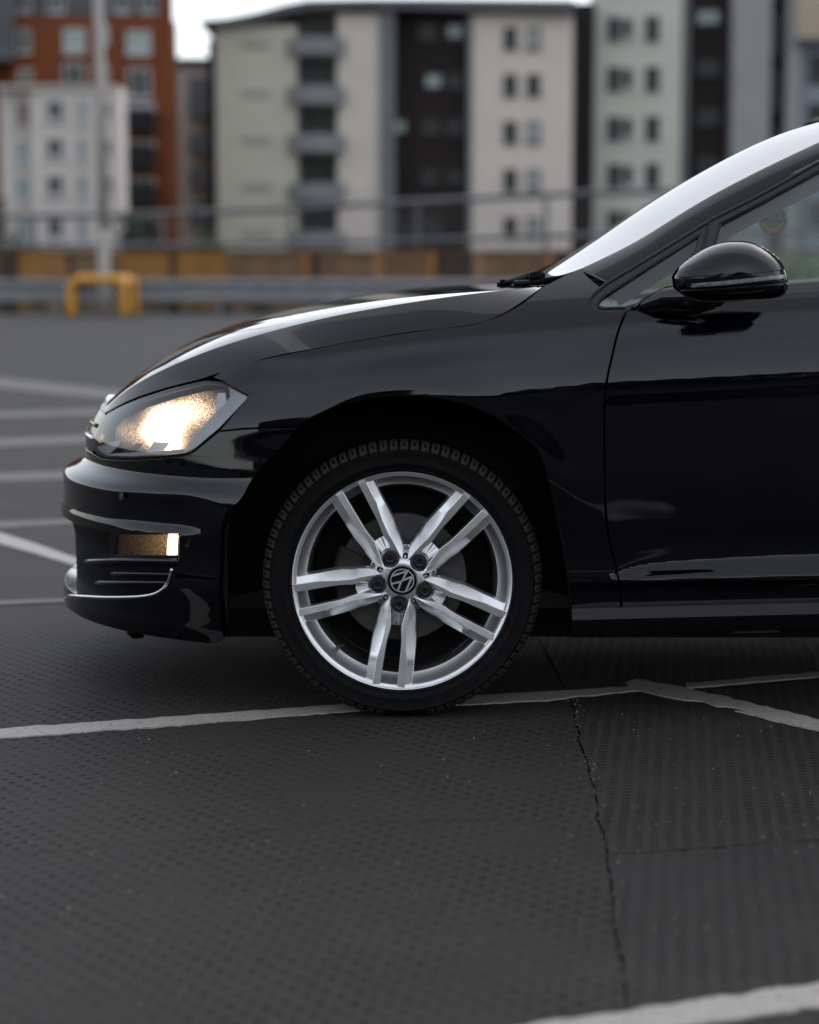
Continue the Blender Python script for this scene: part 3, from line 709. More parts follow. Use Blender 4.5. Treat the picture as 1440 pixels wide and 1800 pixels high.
# sticker on the far front window
def disc_vf(c, r, n=28, y=0): return [tuple(c)]+[(c[0]+r*math.cos(2*math.pi*i/n), c[1], c[2]+r*math.sin(2*math.pi*i/n)) for i in range(n)], [(0, i+1, (i+1) % n+1) for i in range(n)]
sc_ = at(1351, 388, 2*YC-.02); sz_ = sc_[2]
sc_[1] = 2*YC-float(y_gl(sz_))-.014
for r, col, dy, nm in ((.043, (.06, .10, .07), 0, 'sticker'), (.040, (.62, .30, .14), -.0008, 'sticker_ring'), (.033, (.62, .50, .16), -.0016, 'sticker_ring'), (.024, (.22, .34, .14), -.0024, 'sticker_ring')):
    V, F = disc_vf(sc_+np.array([0, dy, 0]), r)
    st = mesh(nm, V, F, simple('sticker_print', col, .6), car if nm == 'sticker' else ROOT['sticker'], smooth=False)
    if nm == 'sticker': ROOT['sticker'] = st
mb = MB().span(sc_+np.array([-.040, -.0036, -.004]), sc_+np.array([.040, -.0030, .018])); mb.build('sticker_band', simple('sticker_band_print', (.10, .14, .11), .6), ROOT['sticker'])
tx = bpy.data.curves.new('sticker_lettering', 'FONT'); tx.body = 'WAX'; tx.size = .026; tx.align_x = 'CENTER'; tx.extrude = .0003; tx.resolution_u = 3
to = bpy.data.objects.new('sticker_lettering', bpy.data.meshes.new_from_object(bpy.data.objects.new('lettering_source', tx))); link(to, ROOT['sticker']); to.location = local([sc_+np.array([.014, -.0042, -.002])], ROOT['sticker'])[0]; to.rotation_euler = (math.pi/2, 0, 0)
to.data.materials.append(simple('sticker_letters', (.75, .80, .74), .6))
# ---- interior
tp = np.array([at(u, v, .125) for u, v in curve([(1090, 538), (1150, 500), (1258, 432), (1440, 336), (1590, 262)], 6)]); q_ = []
off_in = np.array([0, .035, 0]); up = np.array([-.02, 0, .045])
V = []
for p in tp: V += [p, p+up*1.3+np.array([0, -.02, 0]), p+up*1.3+off_in, p+off_in]
n = len(tp); F = [(i*4+j, i*4+(j+1) % 4, (i+1)*4+(j+1) % 4, (i+1)*4+j) for i in range(n-1) for j in range(4)]
mesh('pillar_lining', V, F, M['headlining'], car, autosmooth=40); V2, F2, _ = mirrored(V, F); mesh('pillar_lining', V2, F2, M['headlining'], car, autosmooth=40)
MB().span((.42, .12, .72), (.86, 2*YC-.12, .925)).build('dashboard', M['dash'], car, bevel=.03)
mb = MB(); cw = np.array([1.32, 2*YC-.42, .90])
mb.tube([cw+.18*(math.cos(a)*np.array([0, 1, 0])+math.sin(a)*np.array([.38, 0, .92])) for a in np.linspace(0, 2*math.pi, 33)], .015, 8, cap=False)
mb.tube([cw+np.array([-.20, 0, -.07]), cw], .035, 10); mb.tube([cw+np.array([0, -.17, 0]), cw+np.array([0, .17, 0])], .014, 8); mb.build('steering_wheel', M['dash'], car, smooth=True)
for y in (.46, 2*YC-.46):
    sb_ = MB().span((1.45, y-.24, .30), (1.98, y+.24, .50)).build('front_seat', M['dash'], car, bevel=.05)
    mb = MB().box((2.0, y, .80), (.14, .46, .66), Matrix.Rotation(.30, 3, 'Y')); mb.box((2.12, y, 1.20), (.10, .26, .16)).build('seat_back', M['dash'], car, bevel=.04)
MB().span((2.5, .2, .35), (2.75, 2*YC-.2, .95)).build('rear_bench', M['dash'], car, bevel=.05)
# ---- wipers and cowl
cowl = np.array([[(x0+dx, y, z) for dx, z in ((-.06, .952), (.02, .958), (.12, .975))] for y, x0 in zip(np.linspace(.17, YC, 12), np.linspace(.21, .10, 12))])
gridmesh('scuttle_panel', cowl, M['plastic'], car, join=True)
mb = MB(); mb.tube([at(876, 500, .40), at(893, 497, .38), at(912, 491, .34), at(932, 487, .27), at(950, 484, .24)], [.006, .007, .009, .013, .012], 8); mb.box(at(944, 487, .24), (.035, .03, .018)); mb.box(at(886, 496, .40), (.02, .03, .012))
mb.build('wiper', M['plastic'], car, smooth=True)
MB().tube([at(905, 498, .27), at(945, 496.5, .22), at(990, 487, .19)], .007, 8).build('screen_seal', M['plastic'], car, smooth=True)

# ---- wing mirror: a dome over its traced outline
MO = curve([(1180, 487), (1188, 474), (1212, 453), (1240, 436), (1268, 426), (1293, 423), (1322, 426), (1346, 437), (1367, 453), (1380, 470), (1385.5, 486), (1384, 506), (1377, 519), (1362, 525.5), (1320, 529), (1265, 531.5), (1218, 527), (1197, 517), (1183, 506)], 5)
YM = -.195
mo = np.array([at(u, v, YM) for u, v in MO])[:, [0, 2]]; mc = np.array([at(1288, 486, YM)[0], at(1288, 486, YM)[2]])
ang = np.arctan2(mo[:, 1]-mc[1], mo[:, 0]-mc[0]); rad = np.hypot(mo[:, 0]-mc[0], mo[:, 1]-mc[1]); o_ = np.argsort(ang); ang, rad = ang[o_], rad[o_]
ang = np.concatenate([ang[-3:]-2*math.pi, ang, ang[:3]+2*math.pi]); rad = np.concatenate([rad[-3:], rad, rad[:3]])
def dome(x, z):
    x, z = np.broadcast_arrays(np.asarray(x, float), np.asarray(z, float)); a = np.arctan2(z-mc[1], x-mc[0]); r = np.hypot(x-mc[0], z-mc[1])/np.interp(a, ang, rad)
    return np.stack([x, YM-.095*np.sqrt(np.maximum(1-np.clip(r, 0, .9995)**3.0, 0)), z], -1)
def mpx(px): return [tuple(at(u, v, YM)[[0, 2]]) for u, v in px]
def inset(p, k=.985): return [tuple(mc+(np.array(q)-mc)*k) for q in p]
cap_l = [(1183, 488.5), (1250, 483), (1320, 479.5), (1374, 473)]
cap = [(1184, 485)]+[p for p in MO if p[1] < 472 and p[0] < 1366]+[(1374, 472)]+cap_l[::-1][1:-1]+[(1185, 487)]
wm = panel('wing_mirror', inset(mpx(MO), .992), dome, M['blackgloss'], car, step=.008, off=-.004, flange=0)
def scl_outline(px):
    return inset(mpx(px), .99)
panel('mirror_cap', scl_outline(cap), dome, M['paint'], wm, step=.007, off=0, flange=.006)
panel('indicator', scl_outline(curve([(1208, 499.5), (1250, 496), (1300, 490.5), (1374, 483.5)], 4)+curve([(1372, 488.5), (1300, 496), (1250, 501), (1207, 504)], 4)), dome, simple('indicator_lens_grey', (.22, .22, .22), .2, 0, var=.5, scale=120, coat=.5), wm, step=.006, off=.0025, flange=.004)
panel('mirror_shell', scl_outline([(1197, 512), (1240, 509), (1300, 505), (1381, 499)]+[p for p in MO if p[1] > 508 and p[0] > 1190]), dome, M['paint'], wm, step=.007, off=0, flange=.006)
# back half, mirror glass and arm
bk = []
for k in np.linspace(0, 1, 9):
    rr = math.cos(k*math.pi/2)**.6 if k < 1 else .02
    bk.append([(mc[0]+(x-mc[0])*max(rr, .03), YM+.085*math.sin(k*math.pi/2), mc[1]+(z-mc[1])*max(rr, .03)) for x, z in np.array(inset(mpx(MO), .992))])
bk = np.array(bk); n, m = bk.shape[:2]
mesh('mirror_back', bk.reshape(-1, 3), [(i*m+j, i*m+(j+1) % m, (i+1)*m+(j+1) % m, (i+1)*m+j) for i in range(n-1) for j in range(m)], M['blackgloss'], wm)
arm = MB(); arm.tube([at(1112, 546, -.006), at(1140, 534, -.022), at(1175, 523, -.05), at(1215, 522, -.10), at(1262, 518, -.16)], [.008, .017, .025, .030, .026], 14)
arm.tube([at(1125, 549, -.012), at(1165, 543, -.025), at(1215, 541, -.06), at(1250, 530, -.13)], [.006, .012, .017, .018], 12); arm.build('mirror_arm', M['blackgloss'], wm, smooth=True)
panel('mirror_foot', gpx([(1103, 547), (1128, 530), (1165, 510), (1188, 508), (1228, 520), (1240, 539), (1170, 545)]), GP, M['blackgloss'], wm, step=.02, off=.010, flange=.02)

# ------------------------------------------------------------------ front wheel
WL = np.array([HX, 0, HZ])
R = .250
def wv(r, ang, y): return np.array([HX+r*math.cos(ang), y, HZ+r*math.sin(ang)])
rim_prof = [(.2425, .010), (.2480, .003), (.2497, -.0015), (.2490, -.0035), (.2470, -.0030), (.2455, -.0008), (.2440, .0006), (.2385, .0014), (.2375, .003),
            (.2350, .010), (.2290, .028), (.2170, .040)]
wheel_root = None
V, F = lathe_vf(rim_prof, 160, *WL)
wheel = bpy.data.objects.new('wheel', bpy.data.meshes.new('wheel_rim'))
wheel.location = local([WL], car)[0]; link(wheel, car)
Vl = local(V, wheel); wheel.data.from_pydata([tuple(v) for v in Vl], [], [tuple(reversed(f)) for f in F]); wheel.data.update()
wheel.data.polygons.foreach_set('use_smooth', [True]*len(wheel.data.polygons)); wheel.data.materials.append(M['silver']); wheel.data.set_sharp_from_angle(angle=math.radians(38))
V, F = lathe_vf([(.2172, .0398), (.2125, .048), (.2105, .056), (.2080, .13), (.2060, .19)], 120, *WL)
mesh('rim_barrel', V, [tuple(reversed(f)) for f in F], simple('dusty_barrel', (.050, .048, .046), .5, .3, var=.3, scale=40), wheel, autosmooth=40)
def wpart(name, V, F, mat, **k): return mesh(name, V, F, mat, wheel, **k)
tp_ = [(.2420, .012), (.2460, .002), (.2485, -.004), (.2515, -.0075), (.2540, -.0085), (.2560, -.0078), (.2580, -.0110), (.2660, -.0150), (.2680, -.0165), (.2700, -.0158), (.2800, -.0180),
       (.2900, -.0172), (.2915, -.0182), (.2935, -.0180), (.2950, -.0150), (.3010, -.0090), (.3070, .001), (.3110, .013), (.3130, .030), (.3135, .100), (.3130, .175), (.3110, .192), (.3060, .206), (.2900, .222), (.2600, .220), (.2420, .205)]
V, F = lathe_vf(tp_, 200, *WL); V[:, 2] = np.maximum(V[:, 2], .002)
wpart('tyre', V, [tuple(reversed(f)) for f in F], M['tyre'], autosmooth=40)
# shoulder blocks with a U-shaped notch
NB = 82; da = 2*math.pi/NB
def block():
    V = []; F = []
    def pt(a, r, y): return (r*math.cos(a), y, r*math.sin(a))
    def slab(a0, a1, prof, up):
        b = len(V); n = len(prof)
        for a in (a0, a1):
            for r, y in prof: V.append(pt(a, r, y))
            for r, y in prof: V.append(pt(a, r-up, y+up*.6))
        for i in range(n-1):
            F.append((b+i, b+i+1, b+2*n+i+1, b+2*n+i))
        F.append(tuple(b+i for i in range(n))+tuple(b+n+i for i in reversed(range(n)))); F.append(tuple(b+2*n+i for i in reversed(range(n)))+tuple(b+3*n+i for i in range(n)))
        F.append((b, b+2*n, b+3*n, b+n)); F.append((b+n-1, b+2*n-1, b+4*n-1, b+3*n-1))
    outer = [(.2990, -.0128), (.3045, -.0055), (.3100, .0032), (.3145, .0135), (.3170, .0300), (.3176, .052)]
    w = da*.36
    slab(-w, -w*.30, outer, .0045); slab(w*.30, w, outer, .0045)
    slab(-w*.30, w*.30, [(.2990, -.0128), (.3045, -.0055), (.3062, -.0026)], .006)
    slab(-w*.30, w*.30, [(.3140, .0125), (.3170, .0300), (.3176, .052)], .006)
    return V, F
bV, bF = block(); bme = bpy.data.meshes.new('tread_block'); bme.from_pydata(bV, [], bF); bme.update(); bme.materials.append(M['tread'])
for i in range(NB):
    o = bpy.data.objects.new('tread_block', bme); o.rotation_euler = (0, -(i+.3)*da, 0); link(o, wheel)
    if 1.45*math.pi < (i+.3)*da < 1.55*math.pi: o.scale = (.985, 1, .985)
# barrel, disc, caliper
V, F = lathe_vf([(.205, .150), (.10, .160), (.03, .160)], 48, *WL); wpart('back_plate', V, F, M['dark'])
V, F = lathe_vf([(.06, .060), (.062, .056), (.075, .056), (.077, .068), (.1455, .068), (.147, .070), (.147, .090), (.06, .092)], 96, *WL); wpart('brake_disc', V, [tuple(reversed(f)) for f in F], M['disc'], autosmooth=35)
mb = MB(); cal = []
n_ = 10; Vc = []
for i in range(n_+1):
    a = math.radians(152+56*i/n_)
    for r, y in ((.098, .050), (.150, .050), (.158, .060), (.158, .11), (.098, .11)): Vc.append(wv(r, a, y))
Fc = [(i*5+j, i*5+(j+1) % 5, (i+1)*5+(j+1) % 5, (i+1)*5+j) for i in range(n_) for j in range(5)]+[tuple(range(5)), tuple(reversed(range(n_*5, n_*5+5)))]
mb.add(Vc, Fc); mb.box(wv(.085, math.radians(165), .07), (.03, .03, .05)); mb.build('brake_caliper', M['caliper'], wheel)
# spokes: twin arms, inner flat face, ridge, outer chamfer face
ST = [(31, 18.5, 20.2, 21.5, .0125, .0010), (38, 13.5, 20.3, 25.0, .0115, .0022), (46, 10.8, 20.6, 28.8, .0105, .0045), (63, 9.6, 21.3, 33.2, .0090, .0085), (84, 13.0, 22.7, 38.8, .0068, .0110),
      (102, 16.4, 25.0, 43.4, .0048, .0112), (114, 18.3, 27.0, 44.6, .0036, .0100), (126, 19.4, 29.6, 45.6, .0026, .0082), (137, 20.2, 32.0, 46.4, .0018, .0064), (146, 21.0, 33.4, 47.1, .0013, .0056), (165, 22.4, 35.2, 48.7, .0004, .0048), (181, 23.6, 36.8, 50.0, -.0004, .0044), (187.5, 24.1, 37.4, 50.5, -.0006, .0042)]
_s = np.array(ST, float); _s[:, 1:4] -= .049*_s[:, :1]*np.clip((_s[:, :1]-20)/40, 0, 1); _s = np.vstack([np.array([(31, 16.5, 17.6, 18.4, .0125, .0010), (38, 15.6, 18.0, 22.6, .0115, .0022), (46, 14.6, 18.4, 27.3, .0105, .0045), (54, 13.2, 18.8, 30.6, .0098, .0066), (63, 11.4, 19.0, 32.4, .0090, .0085), (72, 10.6, 19.2, 33.8, .0079, .0098)]), _s[4:]]); _f = cspline(_s[:, 0], _s[:, 1:]); rs = np.array(sorted(set(list(np.linspace(31, 187.5, 44)))))
def spoke(sign):
    V = []; F = []; N = 10
    for r in rs:
        g, k, o, ya, dr = [float(x) for x in pchip_cols(r)]; dr *= 1.55
        st = .0030*float(sstep(138, 150, r)); e = min(1.3, (o-g)*.15); dp = .036 if r > 60 else .022
        pts = [(g+.8*min(1, (r-28)/30), ya+dp), (g, ya+.0035), (g+e*.4, ya+.0008), (g+e, ya), (k, ya-.0007), (k+.9, ya+st+.0003), (o-.9*min(1, e), ya+dr), (o, ya+dr+.0016), (o+.4, ya+dr+.004), (o+1.5 if r > 60 else o+.3, ya+dr+dp)]
        for p, y in pts: V.append((r*RP, y, -sign*p*RP))
    n = len(rs)
    for i in range(n-1):
        for j in range(N-1):
            a = i*N+j; f = (a, a+1, a+N+1, a+N); F.append(f if sign > 0 else tuple(reversed(f)))
    for b in (0, (n-1)*N):
        f = tuple(b+j for j in range(N)); F.append(f)
    me = bpy.data.meshes.new('spoke'); me.from_pydata([tuple(v) for v in V], [], F); me.update()
    bm = bmesh.new(); bm.from_mesh(me); bmesh.ops.recalc_face_normals(bm, faces=bm.faces); bm.to_mesh(me); bm.free()
    me.polygons.foreach_set('use_smooth', [True]*len(me.polygons)); me.materials.append(M['silver']); me.set_sharp_from_angle(angle=math.radians(22))
    return me
_pc = [pchip(_s[:, 0], _s[:, i]) for i in range(1, 6)]
def pchip_cols(r): return [f(np.array(r)) for f in _pc]
SPK = [spoke(1), spoke(-1)]
PAIR = [math.radians(a) for a in (-97.4, -25.4, 46.6, 118.6, 190.6)]
for a in PAIR:
    for k in (0, 1):
        o = bpy.data.objects.new('spoke', SPK[k]); o.rotation_euler = (0, -a, 0); link(o, wheel)
# hub with bolt pockets
hub_o = []
for a in PAIR:
    for r, d in ((41, -27), (50, -16), (60, -8), (61, 0), (60, 8), (50, 16), (41, 27), (36, 36)): hub_o.append(((HX+r*RP*math.cos(a+math.radians(d))), HZ+r*RP*math.sin(a+math.radians(d))))
def hubS(x, z):
    x, z = np.broadcast_arrays(np.asarray(x, float), np.asarray(z, float)); y = .0138-.0*x
    rr = np.hypot(x-HX, z-HZ)/RP; y = y-.0022*sstep(40, 28, rr)
    for a in PAIR:
        d = np.hypot(x-HX-44.5*RP*math.cos(a), z-HZ-44.5*RP*math.sin(a))/RP; y = y+.014*(1-sstep(14.2, 17.0, d))
        al = (x-HX)*math.cos(a)+(z-HZ)*math.sin(a); pp = np.abs(-(x-HX)*math.sin(a)+(z-HZ)*math.cos(a))/RP
        y = y+.010*sstep(48, 58, al/RP)*(1-sstep(9, 13, pp))
    return np.stack([x, y, z], -1)
panel('hub', hub_o, hubS, M['silver'], wheel, step=.0016, flange=.03)
for a in PAIR:
    c = wv(44.5*RP, a, 0)
    V, F = lathe_vf([(0.0001, .0155), (.0050, .0155), (.0056, .0105), (.0088, .0095), (.0100, .0105), (.0148, .0108), (.0164, .0125), (.0168, .022)], 28, *c)
    wpart('wheel_bolt', V, [tuple(reversed(f)) for f in F], M['boltcap'], autosmooth=35)
    b = a+math.radians(36); mb = MB(); c2, s2 = math.cos(b), math.sin(b)
    Rm = [[c2, 0, -s2], [0, 1, 0], [s2, 0, c2]]
    V = np.array([(35*RP, .0112, 0), (45*RP, .0160, -1.9*RP), (45*RP, .0160, 1.9*RP), (44*RP, .0118, 0), (35*RP, .03, -1.0*RP), (35*RP, .03, 1.0*RP), (45*RP, .03, -1.9*RP), (45*RP, .03, 1.9*RP)])@np.array(Rm).T+WL
    mb.add(V, [(0, 1, 3), (0, 3, 2), (1, 6, 3), (3, 6, 7), (3, 7, 2), (0, 4, 6, 1), (0, 2, 7, 5)]); mb.build('web_rib', M['silver'], wheel)
V, F = lathe_vf([(.0001, .0098), (.0318, .0098), (.0322, .0078), (.0338, .0076), (.0344, .0088), (.0346, .014)], 64, *WL); cap_o = wpart('centre_cap', V, [tuple(reversed(f)) for f in F], M['blackgloss'], autosmooth=30)
V, F = lathe_vf([(.0322, .0090), (.0325, .0072), (.0337, .0072), (.0341, .0090)], 64, *WL); wpart('cap_ring', V, [tuple(reversed(f)) for f in F], M['satin'], autosmooth=60)
def emblem(c, R0, y0, th, rot, depth=.0016):
    mb = MB(); V, F = lathe_vf([(R0*.90, y0+depth), (R0*.905, y0), (R0*.995, y0), (R0, y0+depth)], 56, *c); mb.add(V, [tuple(reversed(f)) for f in F])
    d2 = lambda a, r=.93: np.array([r*math.cos(math.radians(a)), r*math.sin(math.radians(a))])
    paths = [[d2(115), np.array([0, .13]), d2(65)], [d2(157), d2(250, .90), np.array([0, -.0]), d2(290, .90), d2(23)]]
    for pa in paths:
        pa = [np.array(p, float) for p in pa]; Lf, Rt = [], []
        for i, p in enumerate(pa):
            ds = [unit(pa[i]-pa[i-1])] if i else []
            if i < len(pa)-1: ds.append(unit(pa[i+1]-p))
            ns = [np.array([-d[1], d[0]]) for d in ds]; nb = unit(sum(ns)); sc = 1/max(.35, float(np.dot(nb, ns[0])))
            Lf.append(p+nb*th*sc); Rt.append(p-nb*th*sc)
        def w3(p, y): x, z = p; return (c[0]+R0*(x*math.cos(rot)-z*math.sin(rot)), c[1]+y, c[2]+R0*(x*math.sin(rot)+z*math.cos(rot)))
        V = []; n = len(pa)
        for i in range(n): V += [w3(Lf[i]*.97+Rt[i]*.03, y0-.0003), w3(Rt[i]*.97+Lf[i]*.03, y0-.0003), w3(Lf[i], y0+depth), w3(Rt[i], y0+depth)]
        F = []
        for i in range(n-1):
            a, b = i*4, (i+1)*4; F += [(a, b, b+1, a+1), (a, a+2, b+2, b), (a+1, b+1, b+3, a+3)]
        F += [(0, 1, 3, 2), ((n-1)*4, (n-1)*4+2, (n-1)*4+3, (n-1)*4+1)]
        mb.add(V, F)
    return mb
emblem(WL, .0272, .0074, .088, math.radians(132)).build('emblem', M['silver'], wheel)
c = wv(.213, math.radians(227.5), .040); MB().tube([c, c+np.array([.003, -.016, .003]), c+np.array([.007, -.034, .007])], [.005, .0045, .0048], 10).build('tyre_valve', M['boltcap'], wheel, smooth=True)
a_ = np.radians(np.linspace(303, 320, 6)); MB().tube([wv(.2095, a, .075) for a in a_], .0011, 5).build('balance_weight', M['satin'], wheel)
def copy_tree(o, parent):
    c = o.copy(); COL.objects.link(c); c.parent = parent
    for ch in [q for q in o.children]: copy_tree(ch, c)
    return c
for dx, far in ((2.637, 0), (0, 1), (2.637, 1)):
    c = copy_tree(wheel, car); c.location = local([(HX+dx, 2*YC if far else 0, HZ)], car)[0]
    if far: c.rotation_euler = (0, 0, math.pi)
# roundel on the grille
gz = float((gr_poly[0][1]+zt_c)/2); gP = S(np.array([SMIN+.02]), np.array([gz]))[0]
mb = MB(); V, F = lathe_vf([(.001, 0), (.060, -.004), (.066, -.008), (.070, -.004), (.070, .015)], 40, 0, 0, 0)
V = np.stack([V[:, 1], -V[:, 0], V[:, 2]], -1)+np.array([gP[0]+.045, YC, gz]); mb.add(V, F); mb.build('front_badge', M['chrome'], car, autosmooth=40)

# ------------------------------------------------------------------ ground: stippled sheets, cracks, painted lines
def deck(name, ang, px, py, wx, wy, col, stag=0.0, roundp=True):
    m = NT(name); sep = m.new('ShaderNodeSeparateXYZ'); m.link(m.pos(), sep.inputs[0]); X, Y = sep.outputs[0], sep.outputs[1]
    warp = m.math('MULTIPLY', m.math('SUBTRACT', m.noise(7, 3, .5, m.pos()), .5), .010)
    c, s = math.cos(ang), math.sin(ang)
    a = m.math('ADD', m.math('MULTIPLY', m.math('ADD', X, warp), c/px), m.math('MULTIPLY', Y, s/px)); b = m.math('ADD', m.math('MULTIPLY', X, -s/py), m.math('MULTIPLY', m.math('ADD', Y, warp), c/py))
    row = m.math('MODULO', m.math('ABSOLUTE', m.math('FLOOR', b)), 2.0); a2 = m.math('ADD', a, m.math('MULTIPLY', row, stag))
    fa = m.math('ABSOLUTE', m.math('SUBTRACT', m.math('FRACT', a2), .5)); fb = m.math('ABSOLUTE', m.math('SUBTRACT', m.math('FRACT', b), .5))
    ed = m.noise(60, 3, .6, m.pos())
    da_, db_ = m.math('DIVIDE', fa, wx), m.math('DIVIDE', fb, wy); d = m.math('POWER', m.math('ADD', m.math('POWER', da_, 2.4), m.math('POWER', db_, 2.4)), .417) if roundp else m.math('MAXIMUM', da_, db_); d = m.math('ADD', d, m.math('MULTIPLY', m.math('SUBTRACT', ed, .5), .9))
    pit = m.math('SUBTRACT', 1.0, m.ramp(d, .75, 1.15))
    big = m.noise(1.1, 5, .6, m.pos()); wear = m.ramp(m.noise(3.2, 6, .7, m.pos()), .36, .62); grain = m.noise(420, 3, .7, m.pos()); stain = m.ramp(m.noise(.55, 4, .6, m.pos(), 1.5), .40, .70)
    pit = m.math('MULTIPLY', pit, m.math('ADD', .12, m.math('MULTIPLY', wear, .88)))
    lo = tuple(q*.72 for q in col); hi = tuple(q*1.16 for q in col)
    base = m.mix(big, lo, hi); base = m.mix(m.math('MULTIPLY', stain, .55), base, tuple(q*.60 for q in col)); base = m.mix(m.math('MULTIPLY', m.ramp(m.noise(1.7, 6, .75, m.pos(), 2.5), .52, .74), .5), base, (col[0]*1.45, col[1]*1.40, col[2]*1.33))
    base = m.mix(m.math('MULTIPLY', m.ramp(grain, .35, .75), .35), base, tuple(q*1.5 for q in col))
    colr = m.mix(m.math('MULTIPLY', pit, .92), base, (.0085, .0060, .0056))
    m.set(Base_Color=colr, Roughness=m.math('ADD', .72, m.math('MULTIPLY', pit, .2)), Specular_IOR_Level=.20)
    h = m.math('ADD', m.math('MULTIPLY', pit, -1.0), m.math('MULTIPLY', grain, .28)); m.bump(h, .0035, .7); return m.m
DK = (.0365, .0335, .0308)
mat_l = deck('stippled_deck_left', math.radians(-52), .0325, .0345, .225, .20, DK)
mat_l2 = deck('stippled_deck_front', math.radians(-51), .0325, .0345, .225, .20, (.0350, .0323, .0300))
mat_r = deck('stippled_deck_right', math.radians(-7.8), .0290, .0235, .29, .23, (.0385, .0345, .0318), 0.0, False)
mat_n = deck('stippled_deck_near', math.radians(-7.8), .0300, .0240, .24, .18, (.0355, .0330, .0316), 0.0, False)
asph = NT('asphalt'); g = asph.noise(300, 4, .7, asph.pos()); b = asph.noise(.35, 5, .6, asph.pos())
asph.set(Base_Color=asph.mix(b, (.032, .031, .030), (.052, .050, .049)), Roughness=.8, Specular_IOR_Level=.2); asph.bump(g, .003)
def flat(name, pts, z, mat, depth=.004, kind='structure', **k):
    V = [(p[0], p[1], z) for p in pts]+[(p[0], p[1], z-depth) for p in pts]; n = len(pts)
    if area2([p[:2] for p in pts]) < 0: V = V[:n][::-1]+V[n:][::-1]
    F = [tuple(range(n))]+[(i, n+i, n+(i+1) % n, (i+1) % n) for i in range(n)]
    vs, es, fs, ov, oe, of = delaunay_2d_cdt([Vector((float(v[0]), float(v[1]))) for v in V[:n]], [(i, (i+1) % n) for i in range(n)], [], 0, 1e-7)
    P2 = np.array([tuple(v) for v in vs]); cen = np.array([P2[list(f)].mean(0) for f in fs]); kp = inside(cen, [v[:2] for v in V[:n]])
    Vt = [(x, y, z) for x, y in P2]; k = len(Vt); F = [tuple(f) for f, q in zip(fs, kp) if q]+[(k+i, k+n+i, k+n+(i+1) % n, k+(i+1) % n) for i in range(n)]
    me = bpy.data.meshes.new(name); me.from_pydata(Vt+V, [], F); me.update(); me.materials.append(mat); o = bpy.data.objects.new(name, me); COL.objects.link(o); o['kind'] = kind
    return o
flat('ground', [(-400, -200), (400, -200), (400, 600), (-400, 600)], -.010, asph.m, .5)
crack_px = [(1140, 2050), (1105, 1800), (1097, 1720), (1082, 1620), (1066, 1500), (1050, 1420), (1040, 1370), (1029, 1330), (1012, 1275), (1004, 1240), (997, 1219), (985, 1196)]
ck = [onground(u, v)[:2] for u, v in crack_px]; dirv = unit(ck[-1]-ck[-2]); ck.append(ck[-1]+dirv*8); ck.append(np.array([ck[-1][0], 43.0]))
ck = [np.array([ck[0][0], -9.0])]+ck
def jag(path, step, amp, off=0.0):
    out = []
    for i in range(len(path)-1):
        a, b = np.array(path[i][:2]), np.array(path[i+1][:2]); L = np.linalg.norm(b-a); n = max(1, min(70, int(L/step))); t = unit(b-a); nn = np.array([-t[1], t[0]])
        for k in range(n): out.append(a+(b-a)*k/n+nn*(off+nrs.randn()*amp))
    out.append(np.array(path[-1][:2])); return out
ck = [ck[0]]+jag(ck[1:-2], .06, .0022)+ck[-2:]
e1 = jag(ck, .018, .0013, .0020); e2 = jag(ck, .018, .0013, -.0017)
s_l = [onground(u, v)[:2] for u, v in [(-700, 1548), (0, 1504), (380, 1473), (560, 1446), (1056, 1440)]]
s_l = [np.array([-40., s_l[0][1]-1.5])]+s_l; k1 = min(range(len(e1)), key=lambda i: np.hypot(*(np.array(e1[i])-s_l[-1]))); s_l[-1] = np.array(e1[k1])-np.array([.003, 0])
l1 = jag(s_l, .03, .0012, .0014); l2 = jag(s_l, .03, .0012, -.0010)
flat('deck_sheet', e1[k1+1:]+[(-40, 43)]+l1, 0, mat_l); flat('deck_sheet', e1[:k1]+l2[::-1]+[(-40, -9)], 0, mat_l2)
csx = [onground(u, v)[:2] for u, v in [(1067, 1502), (1200, 1494), (1320, 1484), (1440, 1477), (1700, 1458)]]
csx[-1] = np.array([40.0, csx[-1][1]+.5]); k0 = min(range(len(e2)), key=lambda i: np.hypot(*(np.array(e2[i])-csx[0])))
c1 = jag(csx, .03, .002, .003); c2 = jag(csx, .03, .002, -.002)
flat('deck_sheet', e2[k0:]+[(40, 43)]+c1[::-1], .0, mat_r)
flat('deck_sheet', e2[:k0]+c2+[(40, -9)], .0, mat_n)
linem = NT('worn_line_paint'); n1 = linem.noise(16, 6, .75, linem.pos()); n2 = linem.noise(130, 4, .7, linem.pos())
linem.set(Base_Color=linem.mix(linem.ramp(n2, .56, .66), linem.mix(n1, (.33, .30, .275), (.46, .43, .40)), (.10, .09, .085)), Roughness=.7); linem.bump(n2, .002)
fadem = NT('faded_line_paint'); n1 = fadem.noise(5, 5, .7, fadem.pos()); fadem.set(Base_Color=fadem.mix(n1, (.075, .071, .068), (.150, .142, .136)), Roughness=.75)
def line(top, bot, step=.02, amp=.0028, z=.0035, mat=None):
    t = [onground(u, v)[:2] for u, v in top]; b = [onground(u, v)[:2] for u, v in bot]
    return flat('painted_line', jag(t, step, amp)+jag(b[::-1], step, amp), z, mat or linem.m, .0032)
line([(-400, 1311), (0, 1283), (300, 1262), (600, 1240), (760, 1229), (960, 1217.5), (1118, 1208)], [(-400, 1330), (0, 1300), (300, 1278), (600, 1253), (760, 1243), (960, 1233), (1005, 1227), (1123, 1216)])
line([(1207, 1203), (1440, 1183), (1700, 1160)], [(1207, 1211), (1440, 1191), (1700, 1168)], z=.0033)
